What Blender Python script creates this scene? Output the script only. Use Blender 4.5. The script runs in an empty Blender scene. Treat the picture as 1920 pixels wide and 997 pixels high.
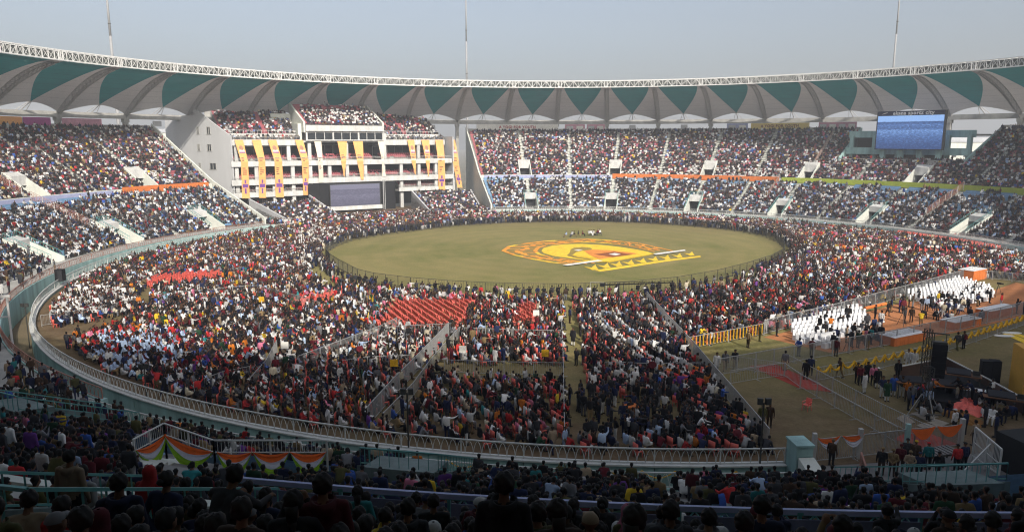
import bpy, bmesh, math, random
import numpy as np
from mathutils import Vector, Matrix
R_ = random.Random(7)
rad = math.radians
sc = bpy.context.scene
COL = sc.collection
PI = math.pi

# ------------------------------------------------------------------ camera, sky, sun, exposure
CAM = (-11.4, -112.6, 19.0)
FPX, TH = 1346.0, math.atan((498.5 - 262.7) / 1346.0)
cam = bpy.data.objects.new('camera', bpy.data.cameras.new('camera')); COL.objects.link(cam)
cam.location = CAM; cam.rotation_euler = (PI / 2 - TH, 0, 0)
cam.data.sensor_width = 36.0; cam.data.lens = 36.0 * FPX / 1920.0
cam.data.clip_start = 0.1; cam.data.clip_end = 12000
sc.camera = cam
SUN_AZ, SUN_EL = 158.0, 34.0          # azimuth clockwise from +Y (the camera's heading)
w = bpy.data.worlds.new('World'); sc.world = w; w.use_nodes = True
nt = w.node_tree; bg = nt.nodes['Background']
sky = nt.nodes.new('ShaderNodeTexSky'); sky.sky_type = 'NISHITA'; sky.sun_disc = False
sky.sun_elevation = rad(SUN_EL); sky.sun_rotation = rad(SUN_AZ)
sky.air_density = 1.0; sky.dust_density = 5.0; sky.ozone_density = 3.0; sky.altitude = 120
hs = nt.nodes.new('ShaderNodeHueSaturation'); hs.inputs['Saturation'].default_value = 0.62
nt.links.new(sky.outputs[0], hs.inputs['Color']); nt.links.new(hs.outputs[0], bg.inputs[0])
bg.inputs[1].default_value = 0.145
sun = bpy.data.objects.new('sun', bpy.data.lights.new('sun', 'SUN')); COL.objects.link(sun)
sun.data.energy = 4.3; sun.data.angle = rad(0.5); sun.data.color = (1.0, 0.94, 0.84)
SD = Vector((math.sin(rad(SUN_AZ)) * math.cos(rad(SUN_EL)), math.cos(rad(SUN_AZ)) * math.cos(rad(SUN_EL)), math.sin(rad(SUN_EL))))
sun.rotation_euler = (-SD).to_track_quat('-Z', 'Y').to_euler()
sc.view_settings.view_transform = 'Standard'; sc.view_settings.look = 'None'
sc.view_settings.exposure = 0.15; sc.view_settings.gamma = 1.0
sc.cycles.max_bounces = 5; sc.cycles.diffuse_bounces = 1; sc.cycles.glossy_bounces = 2
sc.cycles.transmission_bounces = 3; sc.cycles.volume_bounces = 0; sc.cycles.transparent_max_bounces = 6
sc.cycles.use_denoising = True; sc.cycles.denoiser = 'OPENIMAGEDENOISE'
sc.cycles.volume_step_rate = 4; sc.cycles.filter_width = 1.15

# ------------------------------------------------------------------ geometry of the bowl
def ray(px, py):
    x = px - 960.0; u = 498.5 - py
    return Vector((x, FPX * math.cos(TH) + u * math.sin(TH), u * math.cos(TH) - FPX * math.sin(TH)))
def at(px, py, z=0.0):                       # the point of the place at height z seen at a photo pixel
    r = ray(px, py); t = (z - CAM[2]) / r.z
    return Vector((CAM[0] + r.x * t, CAM[1] + r.y * t, z))
def proj(x, y, z):
    X = x - CAM[0]; Y = y - CAM[1]; Z = z - CAM[2]
    d = Y * math.cos(TH) - Z * math.sin(TH)
    if d < 0.3: return None
    return (960 + FPX * X / d, 498.5 - FPX * (Z * math.cos(TH) + Y * math.sin(TH)) / d, d)
def pol(r, a, z=0.0):
    a = rad(a); return Vector((r * math.sin(a), r * math.cos(a), z))
def hx(h):
    v = [int(h[i:i + 2], 16) / 255 for i in (0, 2, 4)]
    return tuple((c / 12.92 if c <= .04045 else ((c + .055) / 1.055) ** 2.4) for c in v)

# ------------------------------------------------------------------ materials
MATS = {}
def mat(name, col, rough=0.8, var=0.12, scale=1.5, metal=0.0, col2=None, bump=0.0, emit=0.0, transl=0.0, coord='Object', spec=0.3, streak=False):
    if name in MATS: return MATS[name]
    m = bpy.data.materials.new(name); m.use_nodes = True; t = m.node_tree
    b = t.nodes['Principled BSDF']; b.inputs['Roughness'].default_value = rough; b.inputs['Metallic'].default_value = metal
    b.inputs['Specular IOR Level'].default_value = spec
    tc = t.nodes.new('ShaderNodeTexCoord')
    src = tc.outputs[coord]
    if streak:
        mp = t.nodes.new('ShaderNodeMapping'); mp.inputs['Scale'].default_value = (1, 1, .12)
        t.links.new(src, mp.inputs[0]); src = mp.outputs[0]
    n1 = t.nodes.new('ShaderNodeTexNoise'); n1.inputs['Scale'].default_value = scale; n1.inputs['Detail'].default_value = 6
    n1.inputs['Roughness'].default_value = 0.65
    t.links.new(src, n1.inputs['Vector'])
    rp = t.nodes.new('ShaderNodeValToRGB')
    c2 = col2 or tuple(max(0, c * (1 - var * 1.6)) for c in col)
    c1 = col if col2 else tuple(min(1, c * (1 + var * .6)) for c in col)
    rp.color_ramp.elements[0].position = .32; rp.color_ramp.elements[1].position = .68
    rp.color_ramp.elements[0].color = (*c2, 1); rp.color_ramp.elements[1].color = (*c1, 1)
    t.links.new(n1.outputs['Fac'], rp.inputs[0]); t.links.new(rp.outputs[0], b.inputs['Base Color'])
    if bump:
        bp = t.nodes.new('ShaderNodeBump'); bp.inputs['Strength'].default_value = bump; bp.inputs['Distance'].default_value = .03
        t.links.new(n1.outputs['Fac'], bp.inputs['Height']); t.links.new(bp.outputs[0], b.inputs['Normal'])
    if emit:
        t.links.new(rp.outputs[0], b.inputs['Emission Color']); b.inputs['Emission Strength'].default_value = emit
    if transl:
        tr = t.nodes.new('ShaderNodeBsdfTranslucent'); mx = t.nodes.new('ShaderNodeMixShader'); mx.inputs[0].default_value = transl
        t.links.new(rp.outputs[0], tr.inputs[0])
        out = t.nodes['Material Output']
        t.links.new(b.outputs[0], mx.inputs[1]); t.links.new(tr.outputs[0], mx.inputs[2]); t.links.new(mx.outputs[0], out.inputs[0])
    MATS[name] = m
    return m
def seams(m, strength=.86):
    t = m.node_tree; b = t.nodes['Principled BSDF']; tc = t.nodes['Texture Coordinate']
    wv = t.nodes.new('ShaderNodeTexWave'); wv.bands_direction = 'Y'; wv.inputs['Scale'].default_value = .16; wv.inputs['Distortion'].default_value = .3
    t.links.new(tc.outputs['Object'], wv.inputs['Vector'])
    r = t.nodes.new('ShaderNodeValToRGB'); r.color_ramp.elements[0].position = 0; r.color_ramp.elements[1].position = .06
    r.color_ramp.elements[0].color = (strength,) * 3 + (1,); r.color_ramp.elements[1].color = (1, 1, 1, 1); t.links.new(wv.outputs['Fac'], r.inputs[0])
    mu = t.nodes.new('ShaderNodeVectorMath'); mu.operation = 'MULTIPLY'; src = b.inputs['Base Color'].links[0].from_socket
    t.links.new(src, mu.inputs[0]); t.links.new(r.outputs[0], mu.inputs[1]); t.links.new(mu.outputs[0], b.inputs['Base Color'])
def attr_mat(name, kind, attr, rough=0.85):
    m = bpy.data.materials.new(name); m.use_nodes = True; t = m.node_tree
    b = t.nodes['Principled BSDF']; b.inputs['Roughness'].default_value = rough; b.inputs['Specular IOR Level'].default_value = .2
    a = t.nodes.new('ShaderNodeAttribute'); a.attribute_type = kind; a.attribute_name = attr
    tc = t.nodes.new('ShaderNodeTexCoord'); n = t.nodes.new('ShaderNodeTexNoise'); n.inputs['Scale'].default_value = 9; n.inputs['Detail'].default_value = 4
    t.links.new(tc.outputs['Object'], n.inputs['Vector'])
    mr = t.nodes.new('ShaderNodeMapRange'); mr.inputs[3].default_value = .72; mr.inputs[4].default_value = 1.2
    t.links.new(n.outputs['Fac'], mr.inputs[0])
    mx = t.nodes.new('ShaderNodeVectorMath'); mx.operation = 'MULTIPLY'
    t.links.new(a.outputs['Color'], mx.inputs[0]); t.links.new(mr.outputs[0], mx.inputs[1])
    t.links.new(mx.outputs[0], b.inputs['Base Color'])
    return m

M_CONC = mat('concrete', (.42, .41, .38), .9, .18, .6, bump=.1)
M_STEP = mat('tier_concrete', (.31, .30, .28), .9, .2, .8)
M_PALE = mat('pale_paint', (.72, .73, .65), .75, .1, .5, streak=True)
M_WHITE = mat('white_paint', (.65, .64, .61), .75, .15, .7, streak=True)
M_GREYW = mat('grey_render', (.55, .55, .55), .85, .1, .15, streak=True)
M_TEAL = mat('teal_wall_paint', (.38, .58, .55), .7, .24, .6, streak=True)
M_TEALR = mat('teal_rail_paint', (.12, .34, .32), .5, .1, 2)
M_RAIL = mat('white_rail_paint', (.66, .66, .62), .5, .1, 2)
M_REDR = mat('rust_red_rail', (.42, .20, .15), .6, .15, 2)
M_FABW = mat('roof_fabric_white', (.66, .62, .58), .8, .07, .12, transl=.16)
M_FABG = mat('roof_fabric_green', (.0, .24, .24), .7, .12, .15, transl=.14)
M_TRUSS = mat('white_steel', (.74, .73, .70), .5, .06, 1)
M_RIB = mat('grey_steel', (.52, .50, .47), .5, .1, 1)
M_STEEL = mat('galvanised_steel', (.44, .44, .43), .5, .15, 4, metal=.2)
M_MAST = mat('pale_grey_mast', (.32, .32, .32), .6, .08, .3)
M_DSTEEL = mat('dark_steel', (.07, .07, .065), .5, .15, 4, metal=.3)
M_BLACK = mat('black_fabric', (.012, .012, .014), .9, .2, 1)
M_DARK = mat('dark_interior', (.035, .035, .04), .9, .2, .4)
M_GLASS = mat('window_glass', (.03, .035, .04), .15, .2, .3, spec=.6)
M_REDS = mat('red_plastic', (.86, .17, .13), .45, .12, 3)
M_PINKS = mat('pink_red_seat', (.45, .12, .14), .6, .15, 3)
M_BLUES = mat('blue_seat', (.17, .30, .46), .6, .12, 3)
M_WCLOTH = mat('white_chair_cover', (.80, .80, .80), .85, .06, 4)
M_ORANGE = mat('orange_cloth', (.72, .20, .05), .85, .12, 1.2)
M_ORCARP = mat('orange_carpet', (.52, .21, .085), .95, .14, .35, bump=.1)
M_REDCARP = mat('red_carpet', (.42, .06, .04), .95, .2, .6)
M_BANNER = mat('orange_banner', (.88, .46, .15), .7, .06, .25, col2=(.86, .37, .13))
M_BPALE = mat('cream_banner', (.78, .66, .52), .7, .08, .3)
M_PURPLE = mat('purple_print', (.20, .07, .32), .7, .1, 2)
M_INK = mat('brown_print', (.16, .07, .05), .7, .1, 2)
M_PINKB = mat('pink_banner', (.62, .30, .38), .7, .15, .8)
M_MAG = mat('magenta_banner', (.45, .10, .30), .7, .15, .8)
M_BOARD = mat('lilac_board', (.20, .21, .32), .8, .2, .8, streak=True)
M_NEARC = mat('stair_paint_with_shade', (.17, .22, .21), .8, .25, .7, streak=True)  # darker copy for the near stair walls, their shade put into the colour
M_LILAC = mat('lilac_cloth', (.42, .45, .66), .8, .12, .8)
M_LIME = mat('lime_cloth', (.42, .50, .06), .8, .1, .8)
M_MARI = mat('marigold_yellow', (.80, .45, .02), .8, .25, 8)
M_FLYEL = mat('yellow_petals', (.95, .62, .05), .9, .16, .9, bump=.2)
M_FLOR = mat('orange_petals', (.90, .36, .05), .9, .2, .9, bump=.2)
M_FLRED = mat('rust_petals', (.84, .30, .06), .9, .12, .9)
M_FLBR = mat('brown_petals', (.32, .10, .035), .9, .15, .9)
M_FLWH = mat('white_petals', (.80, .78, .72), .9, .08, .9)
M_SKINP = mat('print_skin', (.42, .22, .15), .8, .1, 3)
M_OLIVEP = mat('olive_petals', (.36, .26, .06), .9, .2, .9)
M_PLY = mat('plywood', (.36, .31, .25), .8, .15, 1.2)
M_WOOD = mat('brown_wood', (.20, .09, .04), .7, .2, 2)
M_TARP = mat('dark_tarp', (.03, .03, .03), .8, .2, .6)
M_MOAT = mat('moat_mud', (.20, .155, .095), .95, .3, .25, col2=(.12, .10, .06), bump=.2)
M_OUT = mat('outside_ground', (.20, .18, .13), .95, .25, .02)
M_PAVE = mat('paving', (.24, .23, .22), .9, .2, .5)

seams(M_FABW); seams(M_FABG, .8)
def grass_mat():
    m = bpy.data.materials.new('field_grass'); m.use_nodes = True; t = m.node_tree; b = t.nodes['Principled BSDF']
    b.inputs['Roughness'].default_value = .95; b.inputs['Specular IOR Level'].default_value = .1
    tc = t.nodes.new('ShaderNodeTexCoord')
    def noise(s, d=5, r=.6):
        n = t.nodes.new('ShaderNodeTexNoise'); n.inputs['Scale'].default_value = s; n.inputs['Detail'].default_value = d; n.inputs['Roughness'].default_value = r
        t.links.new(tc.outputs['Object'], n.inputs['Vector']); return n.outputs['Fac']
    def ramp(f, c0, c1, p0=.35, p1=.65):
        r = t.nodes.new('ShaderNodeValToRGB'); r.color_ramp.elements[0].position = p0; r.color_ramp.elements[1].position = p1
        r.color_ramp.elements[0].color = (*c0, 1); r.color_ramp.elements[1].color = (*c1, 1); t.links.new(f, r.inputs[0]); return r.outputs[0]
    def mix(f, a, c):
        x = t.nodes.new('ShaderNodeMix'); x.data_type = 'RGBA'
        t.links.new(f, x.inputs[0]); t.links.new(a, x.inputs[6]); t.links.new(c, x.inputs[7]); return x.outputs[2]
    base = ramp(noise(.11, 7, .72), (.225, .196, .076), (.285, .238, .098))
    green = ramp(noise(.5), (.145, .155, .046), (.20, .19, .066))
    dirt = ramp(noise(.8), (.13, .088, .05), (.19, .135, .08))
    gm = ramp(noise(.045, 6, .7), (0, 0, 0), (1, 1, 1), .47, .66)
    c = mix(gm, base, green)
    # worn, bare earth towards the edge of the ground, where the seats stand
    ln = t.nodes.new('ShaderNodeVectorMath'); ln.operation = 'LENGTH'; t.links.new(tc.outputs['Object'], ln.inputs[0])
    ad = t.nodes.new('ShaderNodeMath'); ad.operation = 'MULTIPLY_ADD'; ad.inputs[1].default_value = 26
    t.links.new(noise(.12), ad.inputs[0]); t.links.new(ln.outputs['Value'], ad.inputs[2])
    mr = t.nodes.new('ShaderNodeMapRange'); mr.inputs[1].default_value = 58; mr.inputs[2].default_value = 84; t.links.new(ad.outputs[0], mr.inputs[0])
    c = mix(mr.outputs[0], c, dirt)
    wv = t.nodes.new('ShaderNodeTexWave'); wv.wave_type = 'RINGS'; wv.rings_direction = 'SPHERICAL'; wv.inputs['Scale'].default_value = .075; wv.inputs['Distortion'].default_value = 2.5; wv.inputs['Detail'].default_value = 2
    mp = t.nodes.new('ShaderNodeMapping'); mp.inputs['Location'].default_value = (3.9, -14.0, 0); t.links.new(tc.outputs['Object'], mp.inputs[0]); t.links.new(mp.outputs[0], wv.inputs['Vector'])
    bands = ramp(wv.outputs['Fac'], (.95, .97, .94), (1.03, 1.02, 1.03), .3, .7)
    mb_ = t.nodes.new('ShaderNodeVectorMath'); mb_.operation = 'MULTIPLY'; t.links.new(c, mb_.inputs[0]); t.links.new(bands, mb_.inputs[1]); c = mb_.outputs[0]
    fine = ramp(noise(4, 4, .7), (.78, .78, .78), (1.15, 1.15, 1.15), .3, .7)
    mu = t.nodes.new('ShaderNodeVectorMath'); mu.operation = 'MULTIPLY'; t.links.new(c, mu.inputs[0]); t.links.new(fine, mu.inputs[1])
    t.links.new(mu.outputs[0], b.inputs['Base Color'])
    return m
M_GRASS = grass_mat()
def screen_mat(name, dark, light, accent, strength, sc1, zr=None):
    m = bpy.data.materials.new(name); m.use_nodes = True; t = m.node_tree; b = t.nodes['Principled BSDF']
    b.inputs['Roughness'].default_value = .3; b.inputs['Base Color'].default_value = (.02, .02, .025, 1)
    tc = t.nodes.new('ShaderNodeTexCoord'); mp = t.nodes.new('ShaderNodeMapping'); mp.inputs['Scale'].default_value = (1, 1, 2.2)
    t.links.new(tc.outputs['Object'], mp.inputs[0])
    n = t.nodes.new('ShaderNodeTexNoise'); n.inputs['Scale'].default_value = sc1; n.inputs['Detail'].default_value = 8; n.inputs['Roughness'].default_value = .8
    t.links.new(mp.outputs[0], n.inputs['Vector'])
    r = t.nodes.new('ShaderNodeValToRGB'); e = r.color_ramp.elements
    e[0].position = .36; e[0].color = (*dark, 1); e[1].position = .66; e[1].color = (*light, 1)
    k = e.new(.5); k.color = (*accent, 1)
    f = n.outputs['Fac']
    if zr:                                        # the picture on the screen: pale roof above, banks of people below
        sx = t.nodes.new('ShaderNodeSeparateXYZ'); t.links.new(tc.outputs['Object'], sx.inputs[0])
        m1 = t.nodes.new('ShaderNodeMapRange'); m1.inputs[1].default_value = zr[0]; m1.inputs[2].default_value = zr[1]; t.links.new(sx.outputs[2], m1.inputs[0])
        cr = t.nodes.new('ShaderNodeValToRGB'); cr.color_ramp.interpolation = 'LINEAR'; q = cr.color_ramp.elements
        q[0].position = 0; q[0].color = (.30,) * 3 + (1,); q[1].position = 1; q[1].color = (.75,) * 3 + (1,)
        for p_, v_ in ((.35, .42), (.55, .52), (.62, .40), (.72, .46), (.80, .34), (.83, .72)): k2 = q.new(p_); k2.color = (v_, v_, v_, 1)
        t.links.new(m1.outputs[0], cr.inputs[0])
        ad = t.nodes.new('ShaderNodeMath'); ad.operation = 'ADD'; sb_ = t.nodes.new('ShaderNodeMath'); sb_.operation = 'SUBTRACT'; sb_.inputs[1].default_value = .47
        t.links.new(cr.outputs[0], sb_.inputs[0]); t.links.new(sb_.outputs[0], ad.inputs[0]); t.links.new(f, ad.inputs[1]); f = ad.outputs[0]
    t.links.new(f, r.inputs[0]); t.links.new(r.outputs[0], b.inputs['Emission Color']); b.inputs['Emission Strength'].default_value = strength
    return m
M_SCR1 = screen_mat('stage_screen_image', (.12, .115, .17), (.26, .25, .34), (.18, .17, .25), .9, 1.6, (1.0, 7.2))
M_SCR2 = screen_mat('scoreboard_image', (.02, .06, .20), (.30, .52, .95), (.08, .19, .48), .9, 1.6, (16.8, 24.9))

# ------------------------------------------------------------------ mesh builder and object helpers
class MB:
    def __init__(s): s.v = []; s.f = []; s.m = []; s.mi = 0
    def quad(s, *p):
        n = len(s.v); s.v += [tuple(q) for q in p]; s.f.append(tuple(range(n, n + len(p)))); s.m.append(s.mi)
    def box(s, c, d, rz=0.0):
        x, y, z = d[0] / 2, d[1] / 2, d[2] / 2; n = len(s.v); co, si = math.cos(rz), math.sin(rz)
        for a, b_, e in ((-x, -y, -z), (x, -y, -z), (x, y, -z), (-x, y, -z), (-x, -y, z), (x, -y, z), (x, y, z), (-x, y, z)):
            s.v.append((c[0] + a * co - b_ * si, c[1] + a * si + b_ * co, c[2] + e))
        for q in ((0, 3, 2, 1), (4, 5, 6, 7), (0, 1, 5, 4), (1, 2, 6, 5), (2, 3, 7, 6), (3, 0, 4, 7)):
            s.f.append(tuple(n + i for i in q)); s.m.append(s.mi)
    def hexa(s, p):                              # eight corners: bottom four, top four
        n = len(s.v); s.v += [tuple(q) for q in p]
        for q in ((0, 3, 2, 1), (4, 5, 6, 7), (0, 1, 5, 4), (1, 2, 6, 5), (2, 3, 7, 6), (3, 0, 4, 7)):
            s.f.append(tuple(n + i for i in q)); s.m.append(s.mi)
    def tube(s, p0, p1, r0, r1=None, k=4, cap=True):
        r1 = r0 if r1 is None else r1; p0 = Vector(p0); p1 = Vector(p1); d = p1 - p0
        if d.length < 1e-6: return
        d.normalize(); u = d.cross(Vector((0, 0, 1)))
        if u.length < .05: u = d.cross(Vector((0, 1, 0)))
        u.normalize(); w_ = d.cross(u); n = len(s.v)
        for p, r in ((p0, r0), (p1, r1)):
            for i in range(k):
                a = 2 * PI * (i + .5) / k; s.v.append(tuple(p + (u * math.cos(a) + w_ * math.sin(a)) * r))
        for i in range(k):
            j = (i + 1) % k; s.f.append((n + i, n + j, n + k + j, n + k + i)); s.m.append(s.mi)
        if cap: s.f.append(tuple(n + i for i in range(k))[::-1]); s.m.append(s.mi); s.f.append(tuple(n + k + i for i in range(k))); s.m.append(s.mi)
    def path(s, pts, r, k=4):
        for a, b_ in zip(pts, pts[1:]): s.tube(a, b_, r, k=k)
    def ball(s, c, r, n=8, k=5):
        r = (r, r, r) if not hasattr(r, '__len__') else r; b0 = len(s.v); c = Vector(c)
        s.v.append((c.x, c.y, c.z - r[2]))
        for i in range(1, k):
            t = PI * i / k - PI / 2
            for j in range(n):
                a = 2 * PI * j / n; s.v.append((c.x + r[0] * math.cos(t) * math.cos(a), c.y + r[1] * math.cos(t) * math.sin(a), c.z + r[2] * math.sin(t)))
        s.v.append((c.x, c.y, c.z + r[2])); e = len(s.v) - 1
        for j in range(n):
            s.f.append((b0, b0 + 1 + (j + 1) % n, b0 + 1 + j)); s.m.append(s.mi)
            for i in range(k - 2):
                p = b0 + 1 + i * n; s.f.append((p + j, p + (j + 1) % n, p + n + (j + 1) % n, p + n + j)); s.m.append(s.mi)
            p = b0 + 1 + (k - 2) * n; s.f.append((p + j, p + (j + 1) % n, e)); s.m.append(s.mi)
    def prism(s, poly, z0, z1):                  # horizontal polygon extruded upwards
        n = len(poly); b0 = len(s.v)
        s.v += [(p[0], p[1], z0) for p in poly] + [(p[0], p[1], z1) for p in poly]
        s.f.append(tuple(b0 + i for i in range(n))[::-1]); s.m.append(s.mi); s.f.append(tuple(b0 + n + i for i in range(n))); s.m.append(s.mi)
        for i in range(n):
            j = (i + 1) % n; s.f.append((b0 + i, b0 + j, b0 + n + j, b0 + n + i)); s.m.append(s.mi)
    def ring(s, r0, r1, z0, z1, a0, a1, step=2.5):  # closed box swept round the bowl
        k = max(1, int(math.ceil((a1 - a0) / step))); b0 = len(s.v)
        for i in range(k + 1):
            a = a0 + (a1 - a0) * i / k
            for r, z in ((r0, z0), (r1, z0), (r1, z1), (r0, z1)): s.v.append(tuple(pol(r, a, z)))
        for i in range(k):
            p = b0 + i * 4
            for q in range(4):
                t = (q + 1) % 4; s.f.append((p + q, p + t, p + 4 + t, p + 4 + q)); s.m.append(s.mi)
        s.f.append((b0, b0 + 3, b0 + 2, b0 + 1)); s.m.append(s.mi); p = b0 + k * 4; s.f.append((p, p + 1, p + 2, p + 3)); s.m.append(s.mi)
    def mesh(s, name, mats, smooth=False):
        me = bpy.data.meshes.new(name); me.from_pydata(s.v, [], s.f)
        mats = mats if isinstance(mats, (list, tuple)) else [mats]
        for m in mats: me.materials.append(m)
        if len(mats) > 1: me.polygons.foreach_set('material_index', s.m)
        if smooth: me.polygons.foreach_set('use_smooth', [True] * len(s.f))
        me.update(); return me
    def build(s, name, mats, parent=None, smooth=False, **kw):
        return put(name, s.mesh(name, mats, smooth), parent, **kw)
def put(name, me, parent=None, loc=(0, 0, 0), rz=0.0, scale=None):
    o = bpy.data.objects.new(name, me); COL.objects.link(o); o.location = loc; o.rotation_euler = (0, 0, rz)
    if scale: o.scale = scale
    if parent: o.parent = parent
    return o
def tag(o, label, cat, group=None):
    o['label'] = label; o['category'] = cat
    if group: o['group'] = group
    return o
def thing(name, label, cat, loc=(0, 0, 0), rz=0.0, group=None):
    o = bpy.data.objects.new(name, None); COL.objects.link(o); o.empty_display_size = .3
    o.location = loc; o.rotation_euler = (0, 0, rz); return tag(o, label, cat, group)
def struct(o): o['kind'] = 'structure'; return o
def stuff(o): o['kind'] = 'stuff'; return o
def text(name, body, size, m, parent=None, loc=(0, 0, 0), rot=(PI / 2, 0, 0), depth=.02, bold=.035):
    cu = bpy.data.curves.new(name, 'FONT'); cu.body = body; cu.size = size; cu.align_x = 'CENTER'; cu.align_y = 'CENTER'; cu.extrude = depth; cu.resolution_u = 3; cu.offset = bold * size; cu.space_character = 1.12
    t = bpy.data.objects.new(name, cu); COL.objects.link(t)
    me = bpy.data.meshes.new_from_object(t.evaluated_get(bpy.context.evaluated_depsgraph_get()))
    bpy.data.objects.remove(t); me.materials.clear(); me.materials.append(m)
    o = put(name, me, parent, loc); o.rotation_euler = rot; return o
def inside(p, poly):
    x, y = p[0], p[1]; c = False; n = len(poly); j = n - 1
    for i in range(n):
        xi, yi = poly[i][0], poly[i][1]; xj, yj = poly[j][0], poly[j][1]
        if (yi > y) != (yj > y) and x < (xj - xi) * (y - yi) / (yj - yi) + xi: c = not c
        j = i
    return c
def pxpoly(*pts): return [at(*p) for p in pts]
# ------------------------------------------------------------------ ground, field, moat
mb = MB(); k = 96
mb.quad(*[pol(1500, -i * 360 / k, -2.06) for i in range(k)]); struct(mb.build('ground', M_OUT))
mb = MB(); mb.quad(*[pol(73.02, -i * 360 / 180, 0) for i in range(180)]); struct(mb.build('playing_field', M_GRASS))
mb = MB(); mb.ring(73.5, 77.4, -2.05, -1.95, 0, 360, 3); struct(mb.build('moat_floor', M_MOAT))
mb = MB(); mb.ring(73.03, 79.7, -1.9, -.02, 160.0, 175.0, 2.5); struct(mb.build('gate_apron', M_PAVE))
mb = MB(); mb.ring(73.03, 106.5, -1.9, -.03, -53.6, -12.2, 3); struct(mb.build('forecourt', M_GRASS))

def arch_rail(r, a1, z0, h, pitch, t, posts=2):     # interlaced arches between two rails, 0..a1 degrees
    b = MB(); n = max(2, int(round(r * rad(a1) / pitch))); P = lambda i, z: pol(r, a1 * i / n, z)
    seg = max(2, int(a1 / 1.5))
    for z, q in ((z0 + h, 1.5), (z0 + .06, 1.1)):
        for i in range(seg): b.tube(pol(r, a1 * i / seg, z), pol(r, a1 * (i + 1) / seg, z), t * q)
    for i in range(n):
        c = [P(i, z0 + .06), P(i + .08, z0 + h * .45), P(i + .26, z0 + h * .78), P(i + .5, z0 + h * .97),
             P(i + .74, z0 + h * .78), P(i + .92, z0 + h * .45), P(i + 1, z0 + .06)]
        b.path(c, t * .62, 3)
    for i in range(posts): b.tube(pol(r, a1 * i / posts, z0), pol(r, a1 * i / posts, z0 + h), t * 1.4)
    return b
fw = thing('field_wall', 'pale teal painted wall round the edge of the sports field', 'wall')
b = MB(); b.ring(73.03, 73.45, -2.0, .26, .03, 5.97, 3); pm = b.mesh('wall_panel', M_TEAL)
b = MB(); b.ring(72.95, 73.55, .26, .36, .0, 6.0, 3); cm = b.mesh('coping', M_RAIL)
fr = thing('field_railing', 'cream metal railing of interlaced arches on the teal field wall', 'railing')
rm = arch_rail(73.25, 6.0, .36, .92, .52, .035).mesh('railing_panel', M_RAIL)
for i in range(57):
    a = 176.4 + 6 * i
    if 305 < a < 343: continue
    put('wall_panel', pm, fw, rz=-rad(a)); put('coping', cm, fw, rz=-rad(a)); put('railing_panel', rm, fr, rz=-rad(a))
# pillar that ends the wall beside the gate
pl = thing('gate_pillar', 'square teal pillar ending the field wall beside the gate', 'pillar')
b = MB(); c = pol(73.9, 176.0); b.box((c.x, c.y, -.05), (.95, 1.3, 3.9), -rad(176)); b.build('shaft', M_TEAL, pl)
b = MB(); b.box((c.x, c.y, 1.96), (1.07, 1.42, .12), -rad(176)); b.build('cap', M_TEAL, pl)
b = MB(); b.hexa([pol(74.6, 176.3, -2), pol(74.6, 175.6, -2), pol(77.2, 175.8, -2), pol(77.2, 176.5, -2),
                  pol(74.6, 176.3, 1.3), pol(74.6, 175.6, 1.3), pol(77.2, 175.8, 1.0), pol(77.2, 176.5, 1.0)]); b.build('side_wall', M_PALE, pl)

# ------------------------------------------------------------------ grandstands
LOW = [(80 + .82 * i, 1.0 + .35 * i) for i in range(20)]
LOWN = [(80 + .82 * i, 2.1 + .33 * i) for i in range(20)]
UPF = [(98.6 + .8 * j, 8.6 + .46 * j) for j in range(28)]
UPN = [(98.9 + .8 * j, 10.0 + .416 * j) for j in range(28)]
VOM = [-4.3 + 15 * i for i in range(24)]
def is_near(a): return 150 <= a % 360 < 212
def rows_at(a): return UPN if is_near(a) else UPF
AIS = [-4.3 + 7.5 * i for i in range(48)]
GAP = (43.8, 59.8)                                # scoreboard gap in the upper tier
def holes(r, upper, a0, a1):
    hs_ = []
    if (upper and 98 < r < 104.6) or (not upper and r < 86.2):
        wd = math.degrees(1.75 / r)
        for v in VOM:
            for o in (0, 360):
                if a0 < v + o < a1: hs_.append((v + o - wd, v + o + wd))
    if upper and r > 107.5 and a0 < GAP[1] and a1 > GAP[0]: hs_.append(GAP)
    return sorted(hs_)
def spans(a0, a1, hs_):
    out = []; s = a0
    for h in hs_:
        if h[0] > s: out.append((s, h[0]))
        s = max(s, h[1])
    if s < a1: out.append((s, a1))
    return out
def tier(name, rows, a0, a1, upper, parent, zb):
    b = MB(); w_ = rows[1][0] - rows[0][0]
    for i, (r, z) in enumerate(rows):
        zl = rows[i - 1][1] if i else zb
        for s0, s1 in spans(a0, a1, holes(r, upper, a0, a1)):
            n = max(1, int(math.ceil((s1 - s0) / 3)))
            for q in range(n):
                p, t = s0 + (s1 - s0) * q / n, s0 + (s1 - s0) * (q + 1) / n
                b.quad(pol(r, t, z), pol(r, p, z), pol(r + w_, p, z), pol(r + w_, t, z))
                b.quad(pol(r, p, zl - .02), pol(r, p, z), pol(r, t, z), pol(r, t, zl - .02))
    return b.build(name, M_STEP, parent)
def seats(rows, a0, a1, upper, m, parent):
    b = MB()
    for r, z in rows:
        d = math.degrees(.56 / r); hh = holes(r, upper, a0, a1) + [(q + o - d, q + o + d) for q in AIS for o in (0, 360) if a0 < q + o < a1]
        if not upper and is_near((a0 + a1) / 2) and 85 < r < 93.5: hh.append((190.5, 200.5))
        for s0, s1 in spans(a0, a1, sorted(hh)):
            sp = 5.0 / r * 57.3
            n = max(1, int((s1 - s0) / sp))
            for q in range(n):
                p, t = s0 + (s1 - s0) * (q + .06) / n, s0 + (s1 - s0) * (q + .94) / n
                b.quad(pol(r + .42, p, z + .36), pol(r + .42, t, z + .36), pol(r + .74, t, z + .40), pol(r + .74, p, z + .40))
                b.quad(pol(r + .745, t, z + .40), pol(r + .745, p, z + .40), pol(r + .785, p, z + .74), pol(r + .785, t, z + .74))
    return stuff(b.build('seats', m, parent))
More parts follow.
